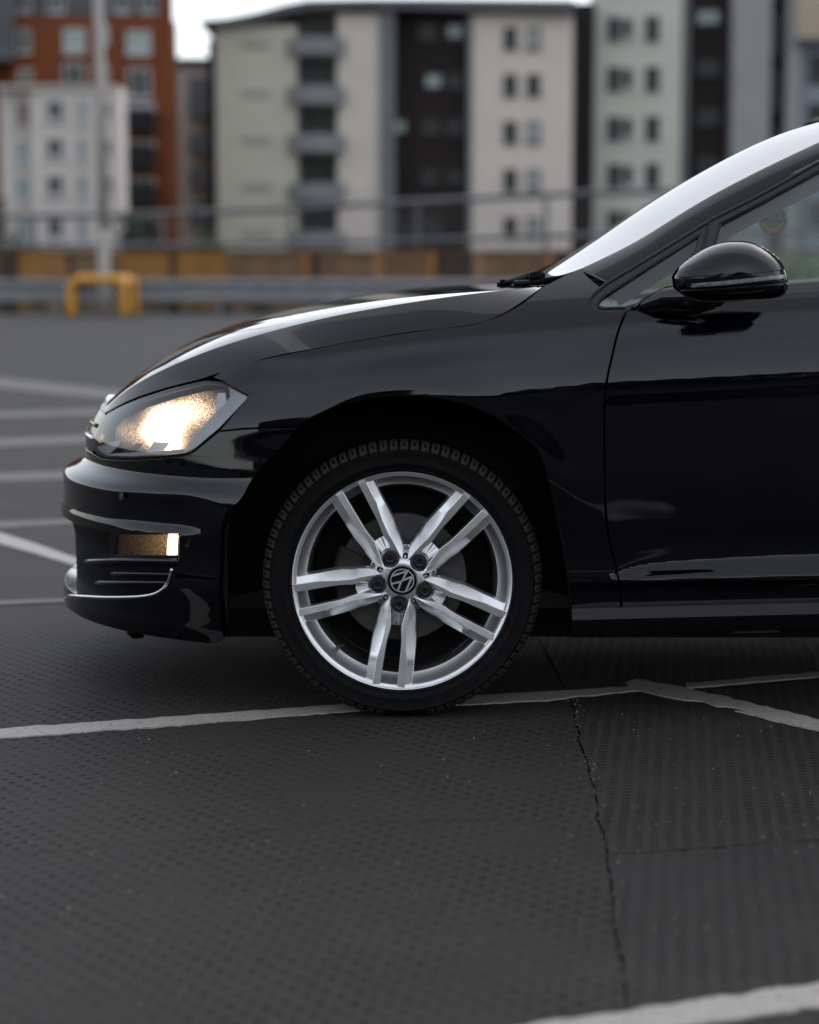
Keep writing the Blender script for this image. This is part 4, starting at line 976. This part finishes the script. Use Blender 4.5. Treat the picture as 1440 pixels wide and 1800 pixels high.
line([(1118, 1196), (1207, 1211), (1347, 1245), (1440, 1268), (1750, 1345)], [(1100, 1202), (1126, 1217), (1190, 1231), (1240, 1236), (1263, 1244), (1330, 1251), (1293, 1253), (1440, 1288), (1750, 1368)], amp=.003, z=.0043)
line([(900, 1812), (950, 1800), (1110, 1779.5), (1270, 1755), (1440, 1731), (1700, 1690)], [(1050, 1835), (1245, 1801), (1440, 1773), (1700, 1735)], amp=.003)
for t, b in [([(-200, 921), (0, 918), (107, 914), (700, 893)], [(-200, 933), (0, 930), (107, 923), (700, 902)]), ([(-120, 900), (0, 937), (124, 977), (320, 1045)], [(-120, 919), (0, 956), (124, 992), (320, 1058)]),
             ([(-300, 1068), (0, 1058), (300, 1046)], [(-300, 1075), (0, 1065), (300, 1052)]), ([(-200, 840), (0, 833), (600, 810)], [(-200, 856), (0, 848), (600, 824)]), ([(-300, 785), (0, 772), (700, 742)], [(-300, 799), (0, 786), (700, 755)]),
             ([(-300, 735), (0, 725), (800, 700)], [(-300, 745), (0, 735), (800, 709)]), ([(-300, 634), (0, 665), (200, 686), (600, 728)], [(-300, 648), (0, 682), (200, 702), (600, 746)])]:
    line(t, b, .3, .004, mat=None if t[0][1] == 900 else fadem.m)
# grit: small pale stones and bits
gv, gf = MB(), 0
grit = NT('pale_grit'); grit.set(Base_Color=grit.mix(grit.noise(25, 3, .6, grit.pos()), (.10, .085, .07), (.40, .36, .32)), Roughness=.85)
for i in range(760):
    if i < 500: u, v = nrs.uniform(0, 1440), nrs.uniform(1140, 1800)
    elif i < 680: u, v = nrs.uniform(980, 1440), nrs.uniform(1230, 1500)
    else:
        k = nrs.uniform(0, 1); j = nrs.randint(3, 10); a, b = np.array(crack_px[j]), np.array(crack_px[j+1]); u, v = a+(b-a)*k+np.array([nrs.uniform(-4, 16), 0])
    p = onground(u, v); r = .0010+.0022*nrs.rand()**3
    V = SPH_V[:0]; t = np.array([(1, 0, 0), (-.5, .87, 0), (-.5, -.87, 0), (0, 0, .9), (0, 0, -.2)])*r*nrs.uniform(.6, 1.3, (5, 1)); a = nrs.uniform(0, 6.28); c, s = math.cos(a), math.sin(a)
    gv.add(t@np.array([[c, s, 0], [-s, c, 0], [0, 0, 1]])+p+np.array([0, 0, .0002]), [(0, 1, 3), (1, 2, 3), (2, 0, 3), (1, 0, 4), (2, 1, 4), (0, 2, 4)])
tag(gv.build('grit', grit.m), kind='stuff')

# ------------------------------------------------------------------ behind the car park: rail, timber wall, fence, lamp post, hoop barrier
GZ = 0.0
def X(u, Y): return at(u, 485, Y)[0]
def Zv(v, Y): return at(720, v, Y)[2]
galv = simple('galvanised_steel', (.27, .28, .29), .5, .55, var=.2, scale=3)
YR = 47.0
rail = empty('crash_barrier', (0, YR, 0)); tag(rail, 'grey corrugated steel crash barrier along the edge of the car park', 'crash barrier')
zt_, zb_ = Zv(491, YR), Zv(531, YR)
pf = [(0, zt_), (-.05, zt_-.03), (-.05, zt_-.13), (.03, zt_-.22), (.03, zt_-.30), (-.05, zt_-.38), (-.05, zb_+.03), (0, zb_)]
x0_ = -26.0-4.2*9; L_ = 4.2
while x0_ < 72:
    V = [(x, YR+y, z) for x in (x0_, x0_+L_-.02) for y, z in pf]; n = len(pf); F = [(i, i+1, n+i+1, n+i) for i in range(n-1)]
    mesh('rail_beam', V, F, galv, rail, smooth=False); MB().span((x0_+.05, YR+.06, 0), (x0_+.15, YR+.18, zt_-.05)).build('post', galv, rail); x0_ += L_
YW = 53.0
wall = empty('timber_wall', (0, YW, 0)); tag(wall, 'low wall of brown and orange timber boards below the wire fence', 'wall')
tb = [simple('timber_brown', (.19, .105, .052), .8, var=.25, scale=2), simple('timber_orange', (.33, .150, .036), .8, var=.25, scale=2), simple('timber_dark', (.060, .040, .028), .85, var=.3, scale=2)]
wt, wb = Zv(443, YW), .0
edges = [-4400, -3900, -3400, -2900, -2400, -1900, -1500, -1150, -850, -580, -330, -210, -90, 0, 32, 120, 127, 190, 208, 300, 309, 400, 414, 532, 545, 562, 660, 672, 752, 766, 835, 845, 960, 972, 1080, 1095, 1210, 1225, 1340, 1355, 1480, 1600, 1800, 2000, 2300, 2700, 3100, 3600, 4200, 4900]
cl = [0, 1, 0, 0, 1, 0, 1, 0, 0, 1, 0, 1, 0, 2, 1, 2, 0, 0, 1, 2, 1, 0, 0, 1, 2, 0, 1, 0, 1, 2, 1, 0, 1, 2, 1, 0, 1, 2, 0, 1, 0, 1, 0, 1, 0, 0, 1, 0, 1]
for i in range(len(edges)-1):
    xa, xb = X(edges[i], YW), X(edges[i+1], YW); big = edges[i+1]-edges[i] > 40
    d = 0 if big else -.05
    for k in range(4 if big else 1):
        za, zb2 = wb+(wt-wb)*k/(4 if big else 1), wb+(wt-wb)*(k+1)/(4 if big else 1)
        MB().span((xa+.01, YW+d+nrs.uniform(0, .02), za+.008), (xb-.01, YW+.12, zb2-.006)).build('board', tb[cl[i]], wall)
MB().span((X(-4400, YW), YW-.06, wt), (X(4900, YW), YW+.18, wt+.06)).build('coping', tb[0], wall)
fence = empty('wire_fence', (0, YW+1.5, 0)); tag(fence, 'tall grey steel fence with two long rails above the timber wall', 'fence')
fst = simple('fence_steel', (.15, .155, .16), .5, .5, var=.15, scale=3)
def fy(u): return 62.0-(u-0)*.0075
for pts, r in (([(-3000, 450), (-1200, 425), (-320, 395), (0, 381), (220, 377), (390, 372), (515, 367), (640, 359), (823, 350), (1000, 341), (1195, 335), (1500, 322), (1900, 305), (2900, 270)], .085), ([(-3000, 462), (-1200, 452), (-320, 440), (0, 434), (390, 430), (690, 424), (1029, 414), (1195, 411), (1500, 404), (1900, 396), (2900, 378)], .075)):
    MB().tube([at(u, v, fy(u)) for u, v in pts], r, 8).build('rail', fst, fence, smooth=True)
for u in [-2700, -2300, -1900, -1500, -1200, -900, -650, -410, -180, 60, 285, 510, 735, 960, 1185, 1410, 1640, 1890, 2150, 2420, 2700]:
    vt = np.interp(u, [-3000, -1200, -320, 0, 390, 640, 1000, 1195, 1900, 2900], [449, 424, 393, 379, 370, 357, 340, 334, 304, 269])
    p = at(u, vt, fy(u)); MB().span((p[0]-.06, p[1]-.05, 0), (p[0]+.06, p[1]+.06, p[2])).build('post', fst, fence)
mb = MB()
for u in np.arange(-1200, 2500, 9): a = at(u, np.interp(u, [-3000, -1200, -320, 0, 390, 640, 1000, 1195, 1900, 2900], [450, 425, 395, 381, 372, 359, 341, 335, 305, 270]), fy(u)); mb.tube([(a[0], a[1], 1.3), a], .006, 4, cap=False)
tag(mb.build('wire_mesh', fst, fence), kind='stuff')
YP = 46.2
pole = empty('lamp_post', (X(183, YP), YP, 0)); tag(pole, 'tall pale grey lamp post standing inside the yellow hoop barrier', 'lamp post')
ps = simple('pale_steel', (.44, .41, .39), .55, .2, var=.1, scale=4)
def pcol(name, pts): return MB().tube([at(u, v, YP) for u, v, _ in pts], [r for *_, r in pts], 16).build(name, ps, pole, smooth=True)
pcol('base_section', [(183.5, 553, .155), (183, 500, .155), (182, 412, .150), (181.8, 404, .135)]); pcol('shaft', [(181.8, 405, .128), (176, 130, .125), (174, 40, .125), (172, -60, .115), (167, -330, .095), (166, -420, .09)])
pt_ = at(166, -420, YP); MB().tube([pt_, pt_+np.array([.2, -.4, .1]), pt_+np.array([.5, -1.2, .15])], .05, 8).build('bracket', ps, pole, smooth=True)
MB().span(pt_+np.array([.35, -1.9, .08]), pt_+np.array([.65, -1.2, .22])).build('lamp_head', galv, pole, bevel=.05)
yel = simple('yellow_barrier_paint', (.62, .29, .025), .45, var=.12, scale=5)
hoop = empty('hoop_barrier', (X(180, 45), 45.2, 0)); tag(hoop, 'yellow tubular hoop barrier guarding the foot of the lamp post', 'barrier')
def hp(a, b, y0, y1, z, r):
    xa, xb = X(a, y0), X(b, y1); c = .22; P = []
    for t in np.linspace(0, 1, 5): P.append((xa, y0, (z-c)*t))
    for k in range(1, 7): q = k/6*math.pi/2; P.append((xa+c*(1-math.cos(q)), y0, z-c+c*math.sin(q)))
    for k in range(1, 7): q = k/6*math.pi/2; P.append((xb-c*(1-math.sin(q)), y1, z-c+c*math.cos(q)))
    for t in np.linspace(1, 0, 5)[1:]: P.append((xb, y1, (z-c)*t))
    return MB().tube(P, r, 12).build('hoop', yel, hoop, smooth=True)
hp(124, 217, 44.3, 44.3, Zv(492, 44.3), .11); hp(128, 236, 46.9, 46.9, Zv(490, 46.9), .11)
a, b = Zv(492, 44.3), Zv(490, 46.9)
for u1, u2 in ((128, 136), (212, 226)): MB().tube([(X(u1, 44.3), 44.3, a-.02), (X(u2, 46.9), 46.9, b-.02)], .08, 10).build('cross_tube', yel, hoop, smooth=True)

# leaves: many small faces spread through clumps
def leaf_mat(name, c): return simple(name, c, .6, var=.45, scale=1.5)
lg = [leaf_mat('leaf_green', (.030, .055, .018)), leaf_mat('leaf_dark_green', (.016, .034, .014)), leaf_mat('leaf_olive', (.05, .075, .028))]
def leaves(c, rad, n, size, seed):
    r = np.random.RandomState(seed); nc = max(5, n//160); cs = r.randn(nc, 3)*.42; cs[:, 2] = np.abs(cs[:, 2])*1.1; V = []; F = []
    for i in range(n):
        p = (cs[r.randint(nc)]+r.randn(3)*.20)*np.array(rad)+np.array(c); p[2] = max(p[2], .05); a = unit(r.randn(3)); b = unit(np.cross(a, r.randn(3))); s_ = size*r.uniform(.6, 1.3); k = len(V)
        V += [p+a*s_, p+b*s_*.45, p-a*s_, p-b*s_*.45]; F.append((k, k+1, k+2, k+3))
    return V, F
def shrub(label, u0, u1, v, Y, seed, mat, group=None, n=1500, size=.16):
    xa, xb = X(u0, Y), X(u1, Y); h = Zv(v, Y); o = empty('shrub', ((xa+xb)/2, Y, 0)); tag(o, label, 'shrub', group)
    V, F = leaves(((xa+xb)/2, Y, h*.30), ((xb-xa)*.62, 1.2, h*.62), n, size, seed); mesh('foliage', V, F, mat, o, smooth=False)
    mb = MB()
    for k in range(5): mb.tube([((xa+xb)/2+rng.uniform(-.3, .3), Y, 0), ((xa+xb)/2+rng.uniform(-1, 1)*(xb-xa)*.4, Y+rng.uniform(-.5, .5), h*.6)], [.05, .02], 6)
    mb.build('stem', tb[2], o)
shrub('dark green bush at the far left edge beside the white flats', -60, 40, 372, 70, 1, lg[0])
shrub('green bush at the foot of the red brick flats', 205, 285, 405, 74, 2, lg[1])
shrub('small green bush beside the left edge of the cream flats', 335, 395, 405, 76, 3, lg[0])
shrub('broad leafy hedge behind the car door window', 1235, 1720, 432, 44, 4, leaf_mat('leaf_pale_green', (.16, .23, .11)), n=5200, size=.13)
V, F = [], []
for i, (u, wd) in enumerate([(0, 60), (70, 50), (130, 40), (260, 60), (300, 30), (350, 60), (385, 40), (450, 40), (560, 60), (700, 90), (850, 60)]):
    v_, f_ = leaves((X(u, 47.6), 47.5, .08), (wd*.012, .25, .28), 220, .05, 20+i); k = len(V); V += v_; F += [tuple(j+k for j in f) for f in f_]
tag(mesh('weeds', V, F, lg[1], None, smooth=False), kind='stuff')

# ------------------------------------------------------------------ blocks of flats
def wallm(name, c, var=.1, scale=.35): return simple(name, c, .85, var=var, scale=scale)
frame_w = simple('window_frame_white', (.52, .53, .53), .5); frame_d = simple('window_frame_dark', (.04, .042, .045), .5); paneg = simple('window_pane', (.022, .028, .028), .25, var=.6, scale=.8, spec=.25)
panel_g = simple('window_pane_pale', (.30, .36, .34), .15, var=.2, scale=.8)
WC = {}
def window(parent, u, v, wpx, hpx, Y, fmat=frame_w, pmat=paneg, bars=1):
    wd, h = wpx*(Y-CY)/FPX, hpx*(Y-CY)/FPX; key = (round(wd, 2), round(h, 2), fmat.name, pmat.name, bars)
    if key not in WC:
        t = .09; mb = MB().span((-wd/2, -.06, -h/2), (-wd/2+t, .08, h/2)).span((wd/2-t, -.06, -h/2), (wd/2, .08, h/2)).span((-wd/2+t, -.06, h/2-t), (wd/2-t, .08, h/2)).span((-wd/2+t, -.06, -h/2), (wd/2-t, .08, -h/2+t)).span((-wd/2-.06, -.14, -h/2-.08), (wd/2+.06, .02, -h/2-.005))
        for b in range(bars): x = -wd/2+wd*(b+1)/(bars+1); mb.span((x-.035, -.045, -h/2+t), (x+.035, .06, h/2-t))
        o = mb.build('window_source', fmat); a = o.data; bpy.data.objects.remove(o)
        o = MB().span((-wd/2+t*.8, -.005, -h/2+t*.8), (wd/2-t*.8, .01, h/2-t*.8)).build('pane_source', pmat); WC[key] = (a, o.data); bpy.data.objects.remove(o)
    a, b = WC[key]; o = bpy.data.objects.new('window', a); link(o, parent); o.location = local([at(u, v, Y)+np.array([0, -.01, 0])], parent)[0]
    p = bpy.data.objects.new('pane', b); link(p, o); p.location = (0, .0, 0)
    return o
def block(parent, name, u0, u1, vt, Y, mat, depth=3, z0=0.0, dy=0.):
    a = MB().span((X(u0, Y), Y+dy, z0), (X(u1, Y), Y+depth, Zv(vt, Y))); return a.build(name, mat, parent)
def building(u, Y, label, cat='building'): o = empty('apartment_building', (X(u, Y), Y, 0)); return tag(o, label, cat)
brick_r = wallm('red_brick', (.195, .050, .013), .18); cream = wallm('cream_render', (.60, .575, .475), .07); pinkcream = wallm('pink_cream_render', (.70, .62, .545), .06); whitew = wallm('white_render', (.68, .615, .56), .07)
slate = wallm('grey_cladding', (.105, .11, .12), .2); dkbrick = wallm('dark_brown_brick', (.016, .0095, .008), .3); grey = wallm('grey_metal', (.17, .175, .18), .15); greyl = wallm('light_grey_metal', (.33, .33, .32), .1); blk = wallm('black_cladding', (.008, .008, .009), .3)
bluegrey = wallm('blue_grey_render', (.27, .30, .36), .08); tan = wallm('tan_render', (.46, .38, .29), .08); rail_g = wallm('balcony_grey', (.24, .245, .25), .1)
# red brick flats, far left
Y = 104; b1 = building(160, Y, 'tall red brick block of flats with grey top storey')
block(b1, 'wall', 28, 306, 29, Y, brick_r); block(b1, 'side_wing', -260, 27, 118, Y, brick_r, dy=1.0); block(b1, 'top_storey', 8, 300, -30, Y+.6, slate, z0=Zv(28.8, Y)); block(b1, 'corner_tower', -120, 29, -24, Y-1.2, slate, 10, z0=Zv(110, Y)); block(b1, 'corner_pier', 292, 309, -36, Y-.15, brick_r, .5)
for u, v, wv_, hv in ((42, 72, 24, 40), (131, 71, 38, 40), (244, 75, 42, 40), (45, 142, 22, 40), (131, 134, 38, 44), (245, 146, 40, 50), (182, 60, 18, 30), (182, 130, 18, 30)): window(b1, u, v, wv_, hv, Y-.05, frame_w, panel_g if v < 90 and u > 100 else paneg)
for u in (40, 100, 215, 262): window(b1, u, 4, 26, 34, Y+.5, frame_w, paneg)
for k, v in enumerate((205, 270, 335, 398)):
    window(b1, 248, v, 50, 44, Y-.05, frame_w, panel_g if k == 0 else paneg, 2); z = Zv(v+24, Y)
    MB().span((X(222, Y), Y-1.6, z-.18), (X(278, Y), Y-.06, z)).span((X(222, Y), Y-1.6, z), (X(278, Y), Y-1.54, z+1.0)).span((X(222, Y), Y-1.54, z), (X(223.5, Y), Y-.06, z+1.0)).span((X(276.5, Y), Y-1.54, z), (X(278, Y), Y-.06, z+1.0)).build('balcony', blk, b1)
# white flats in front of it
Y = 86; b2 = building(110, Y, 'low white rendered block of flats with small square windows', 'building')
block(b2, 'wall', 60, 208, 156, Y, whitew); block(b2, 'bow_front', 6, 62, 160, Y+.8, whitew)
MB().span((X(2, Y), Y-.3, Zv(156, Y)), (X(214, Y), Y+3, Zv(151, Y))).build('parapet', whitew, b2)
block(b2, 'corner_pier', 203, 216, 158, Y-.3, whitew, 2)
for v in (192, 258, 323, 398):
    window(b2, 97, v+2, 30, 36, Y-.05, frame_w, paneg); window(b2, 145, v+6, 20, 44, Y-.05, frame_w, panel_g, 0); window(b2, 188, v, 20, 22, Y-.05, frame_w, paneg, 0); window(b2, 42, v+10, 30, 44, Y+.7, frame_w, simple('window_curtain', (.26, .17, .17), .6) if v == 192 else panel_g, 1)
# narrow flats in the gap
Y = 118; b3 = building(345, Y, 'narrow pink rendered block set back between the red and cream flats')
block(b3, 'wall', 300, 392, 112, Y, pinkcream); MB().span((X(296, Y), Y-.5, Zv(112, Y)), (X(392, Y), Y+12, Zv(103, Y))).build('roof', slate, b3)
for k, v in enumerate((150, 185, 250, 310, 372)):
    z = Zv(v+18, Y); window(b3, 356, v, 26, 30, Y-.05, frame_d, simple('red_curtain', (.22, .03, .025), .7) if k == 0 else paneg, 1)
    MB().span((X(338, Y), Y-1.4, z-.2), (X(378, Y), Y-.06, z)).span((X(338, Y), Y-1.4, z), (X(378, Y), Y-1.34, z+1.0)).build('balcony', rail_g, b3)
# big cream block
Y = 108; b4 = building(690, Y, 'large cream block of flats with curved grey roof and stacked balconies')
block(b4, 'wall', 383, 524, 45, Y, cream); block(b4, 'wall', 594, 668, 25, Y, pinkcream); block(b4, 'balcony_bay', 524, 594, 25, Y+1.6, grey, 10); block(b4, 'wall', 829, 1004, 27, Y, pinkcream); block(b4, 'dark_corner', 370, 383.5, 70, Y+1.5, blk, 9)
block(b4, 'stair_tower', 695, 821, 12, Y+1.0, dkbrick, 11); block(b4, 'downpipe_bay', 668, 694.5, 14, Y-.25, grey, 3); block(b4, 'downpipe_bay', 821.5, 829, 14, Y-.1, grey, 3)
block(b4, 'recess', 1004, 1041, 4, Y+3.0, blk, 9)
rp = [(352, 35), (400, 31), (450, 21), (500, 7), (540, -1), (640, -3), (760, -3), (1010, -1)]; rb = [(1010, 24), (760, 16), (640, 13), (540, 16), (500, 24), (450, 37), (400, 46), (352, 43)]
prf = [at(u, v, Y-.8)[[0, 2]] for u, v in rp+rb]; n = len(prf); V = [(x, Y-.8, z) for x, z in prf]+[(x, Y+13, z) for x, z in prf]
h = n//2; F = [(i, i+1, n-2-i, n-1-i) for i in range(h-1)]+[tuple(n+j for j in reversed(f)) for f in [(i, i+1, n-2-i, n-1-i) for i in range(h-1)]]+[(i, n+i, n+(i+1) % n, (i+1) % n) for i in range(n)]
mesh('roof', V, F, slate, b4, smooth=False)
for k, (v0, v1) in enumerate(((41, 70), (105, 155), (190, 239), (274, 324), (367, 408), (450, 500))):
    window(b4, 562, (v0+v1)/2, 58, v1-v0-2, Y+1.55, frame_d, paneg, 2)
    zc0, zc1 = Zv(v1+(30 if k else 29), Y), Zv(v1-1, Y); mb = MB(); n_ = 10; xa, xb = X(507, Y), X(608, Y); P = []
    for i in range(n_+1): t = i/n_; P.append((xa+(xb-xa)*t, Y-.2-1.25*math.sin(math.pi*t)**.6))
    V = [(x, y, z) for z in (zc0, zc1) for x, y in P]; F = [(i, i+1, n_+2+i, n_+1+i) for i in range(n_)]; Vb = [(x, y+.12, z) for x, y, z in V]; m_ = len(V)
    F2 = [tuple(m_+j for j in reversed(f)) for f in F]; top_ = [(n_+1+i, n_+2+i, m_+n_+2+i, m_+n_+1+i) for i in range(n_)]; fl_ = [tuple(range(n_+1))]
    mb.add(V+Vb, F+F2+top_+[tuple(reversed(range(n_+1)))]); mb.build('balcony', rail_g, b4)
for v in (80, 165, 248, 330, 412): MB().span((X(427, Y), Y-.05, Zv(v+6, Y)), (X(478, Y), Y+.02, Zv(v-6, Y))).build('vent_panel', wallm('vent_render', (.37, .36, .30), .1), b4)
for v in (67, 149, 232, 316, 400, 470):
    for u in (897, 938): window(b4, u, v, 22, 36, Y-.05, frame_d, paneg if (v+u) % 3 else panel_g, 0)
for v, spots in ((55, (752, 800)), (142, (762, 800)), (222, (700, 758, 800)), (310, (756, 800)), (395, (715, 760))):
    for u in spots: window(b4, u, v, 30, 24, Y+.95, frame_d, panel_g if (u, v) in ((800, 55), (762, 142), (700, 222)) else paneg, 0)
# second cream block and its neighbours to the right
Y = 112; b5 = building(1190, Y, 'cream block of flats with paired windows right of the black recess')
block(b5, 'wall', 1041, 1192, -22, Y, wallm('greenish_cream_render', (.60, .585, .51), .07)); block(b5, 'grey_bay', 1192, 1206, -26, Y+.4, grey, 8); block(b5, 'dark_bay', 1206, 1282, -26, Y+1.2, dkbrick, 8)
for v in (-35, 50, 138, 225, 308, 390, 470):
    window(b5, 1080, v, 22, 38, Y-.05, frame_d, paneg, 0); window(b5, 1103, v, 22, 38, Y-.05, frame_w, paneg, 0); window(b5, 1147, v, 22, 40, Y-.05, frame_d, paneg, 0)
    window(b5, 1245, v-20, 40, 26, Y+1.1, frame_d, panel_g if v < 60 else paneg, 1)
b6 = building(1330, Y, 'pale grey tower with a vertical black glazed strip behind the windscreen')
block(b6, 'pier', 1282.5, 1347, -26, Y-.4, greyl); block(b6, 'glazed_strip', 1347, 1376, -26, Y+.6, blk); block(b6, 'pier', 1376, 1400, -26, Y-.4, greyl)
for v in (-40, 60, 160, 260, 360, 450): window(b6, 1361.5, v, 24, 70, Y+.55, frame_d, paneg, 1)
b7 = building(1500, Y, 'blue grey block with tan upper storey at the right edge'); block(b7, 'wall', 1400.5, 1760, 72, Y, bluegrey); block(b7, 'upper_storey', 1392, 1770, -26, Y-.8, tan, z0=Zv(70, Y)); MB().span((X(1388, Y), Y-1.0, Zv(80, Y)), (X(1775, Y), Y-.05, Zv(70.5, Y))).build('soffit', slate, b7)
for v in (120, 205, 290, 375):
    for u in (1440, 1520, 1600, 1690): window(b7, u, v, 36, 46, Y-.05, frame_d, paneg, 1)
# what stands behind the photographer and shows in the paintwork: a dark brick range and trees, plus added blocks that darken reflections
Yb = -62.0
b8 = tag(empty('brick_warehouse', (-6, Yb, 0)), 'long dark brick building reflected low in the car paintwork', 'building')
MB().span((-70, Yb-10, 0), (60, Yb, 3.6)).build('wall', dkbrick, b8); 
for x in range(-66, 58, 7): MB().span((x, Yb, 1.2), (x+2.4, Yb+.08, 2.9)).build('window', paneg, b8)
V = [(-71, Yb+.5, 3.6), (61, Yb+.5, 3.6), (61, Yb-10.5, 3.6), (-71, Yb-10.5, 3.6), (-71, Yb-5, 5.4), (61, Yb-5, 5.4)]; mesh('roof', V, [(0, 1, 5, 4), (2, 3, 4, 5), (1, 2, 5), (3, 0, 4), (0, 3, 2, 1)], slate, b8, smooth=False)
b10 = tag(empty('added_dark_block', (-24, -74, 0)), 'unseen tall dark block added to darken the front wing reflection', 'building')  # unseen block added so the wing reflects something dark
MB().span((-52, -86, 0), (-3.5, -74, 16.5)).build('wall', dkbrick, b10); MB().span((-52.5, -86.5, 16.5), (-3, -73.5, 17.0)).build('roof', slate, b10)
for x in range(-49, -6, 5):
    for z in (2.5, 6, 9.5, 13): MB().span((x, -74, z), (x+1.6, -73.92, z+1.7)).build('window', paneg, b10)
b9 = tag(empty('added_dark_shed', (-56, -5, 0)), 'unseen long low shed added to darken reflections at the front corner', 'building')  # unseen shed added to hide bright horizon from the bumper's reflection
MB().span((-66, -55, 0), (-52, 60, 3.0)).build('wall', slate, b9); MB().span((-66.5, -55.5, 3.0), (-51.5, 60.5, 3.4)).build('roof', blk, b9)
for y in range(-50, 58, 9): MB().span((-52, y, .6), (-51.92, y+3.5, 2.5)).build('door', dkbrick, b9)
for i, (x, y, h) in enumerate(((-46, -57, 4.6), (-35, -58, 5.2), (-24, -57, 4.2), (-13, -58.5, 5.4), (-3, -57, 4.5), (8, -58, 5.0), (19, -57, 4.3), (30, -58, 5.3), (42, -57, 4.6))):
    t_ = tag(empty('tree', (x, y, 0)), 'dark leafy tree reflected in the car paintwork', 'tree', 'trees reflected in the paintwork')
    V, F = leaves((x, y, h*.42), (h*.34, h*.34, h*.42), 1300, .38, 50+i); mesh('crown', V, F, lg[1], t_, smooth=False); MB().tube([(x, y, 0), (x+.2, y, h*.35), (x, y+.2, h*.7)], [.22, .16, .06], 8).build('trunk', tb[2], t_, smooth=True)
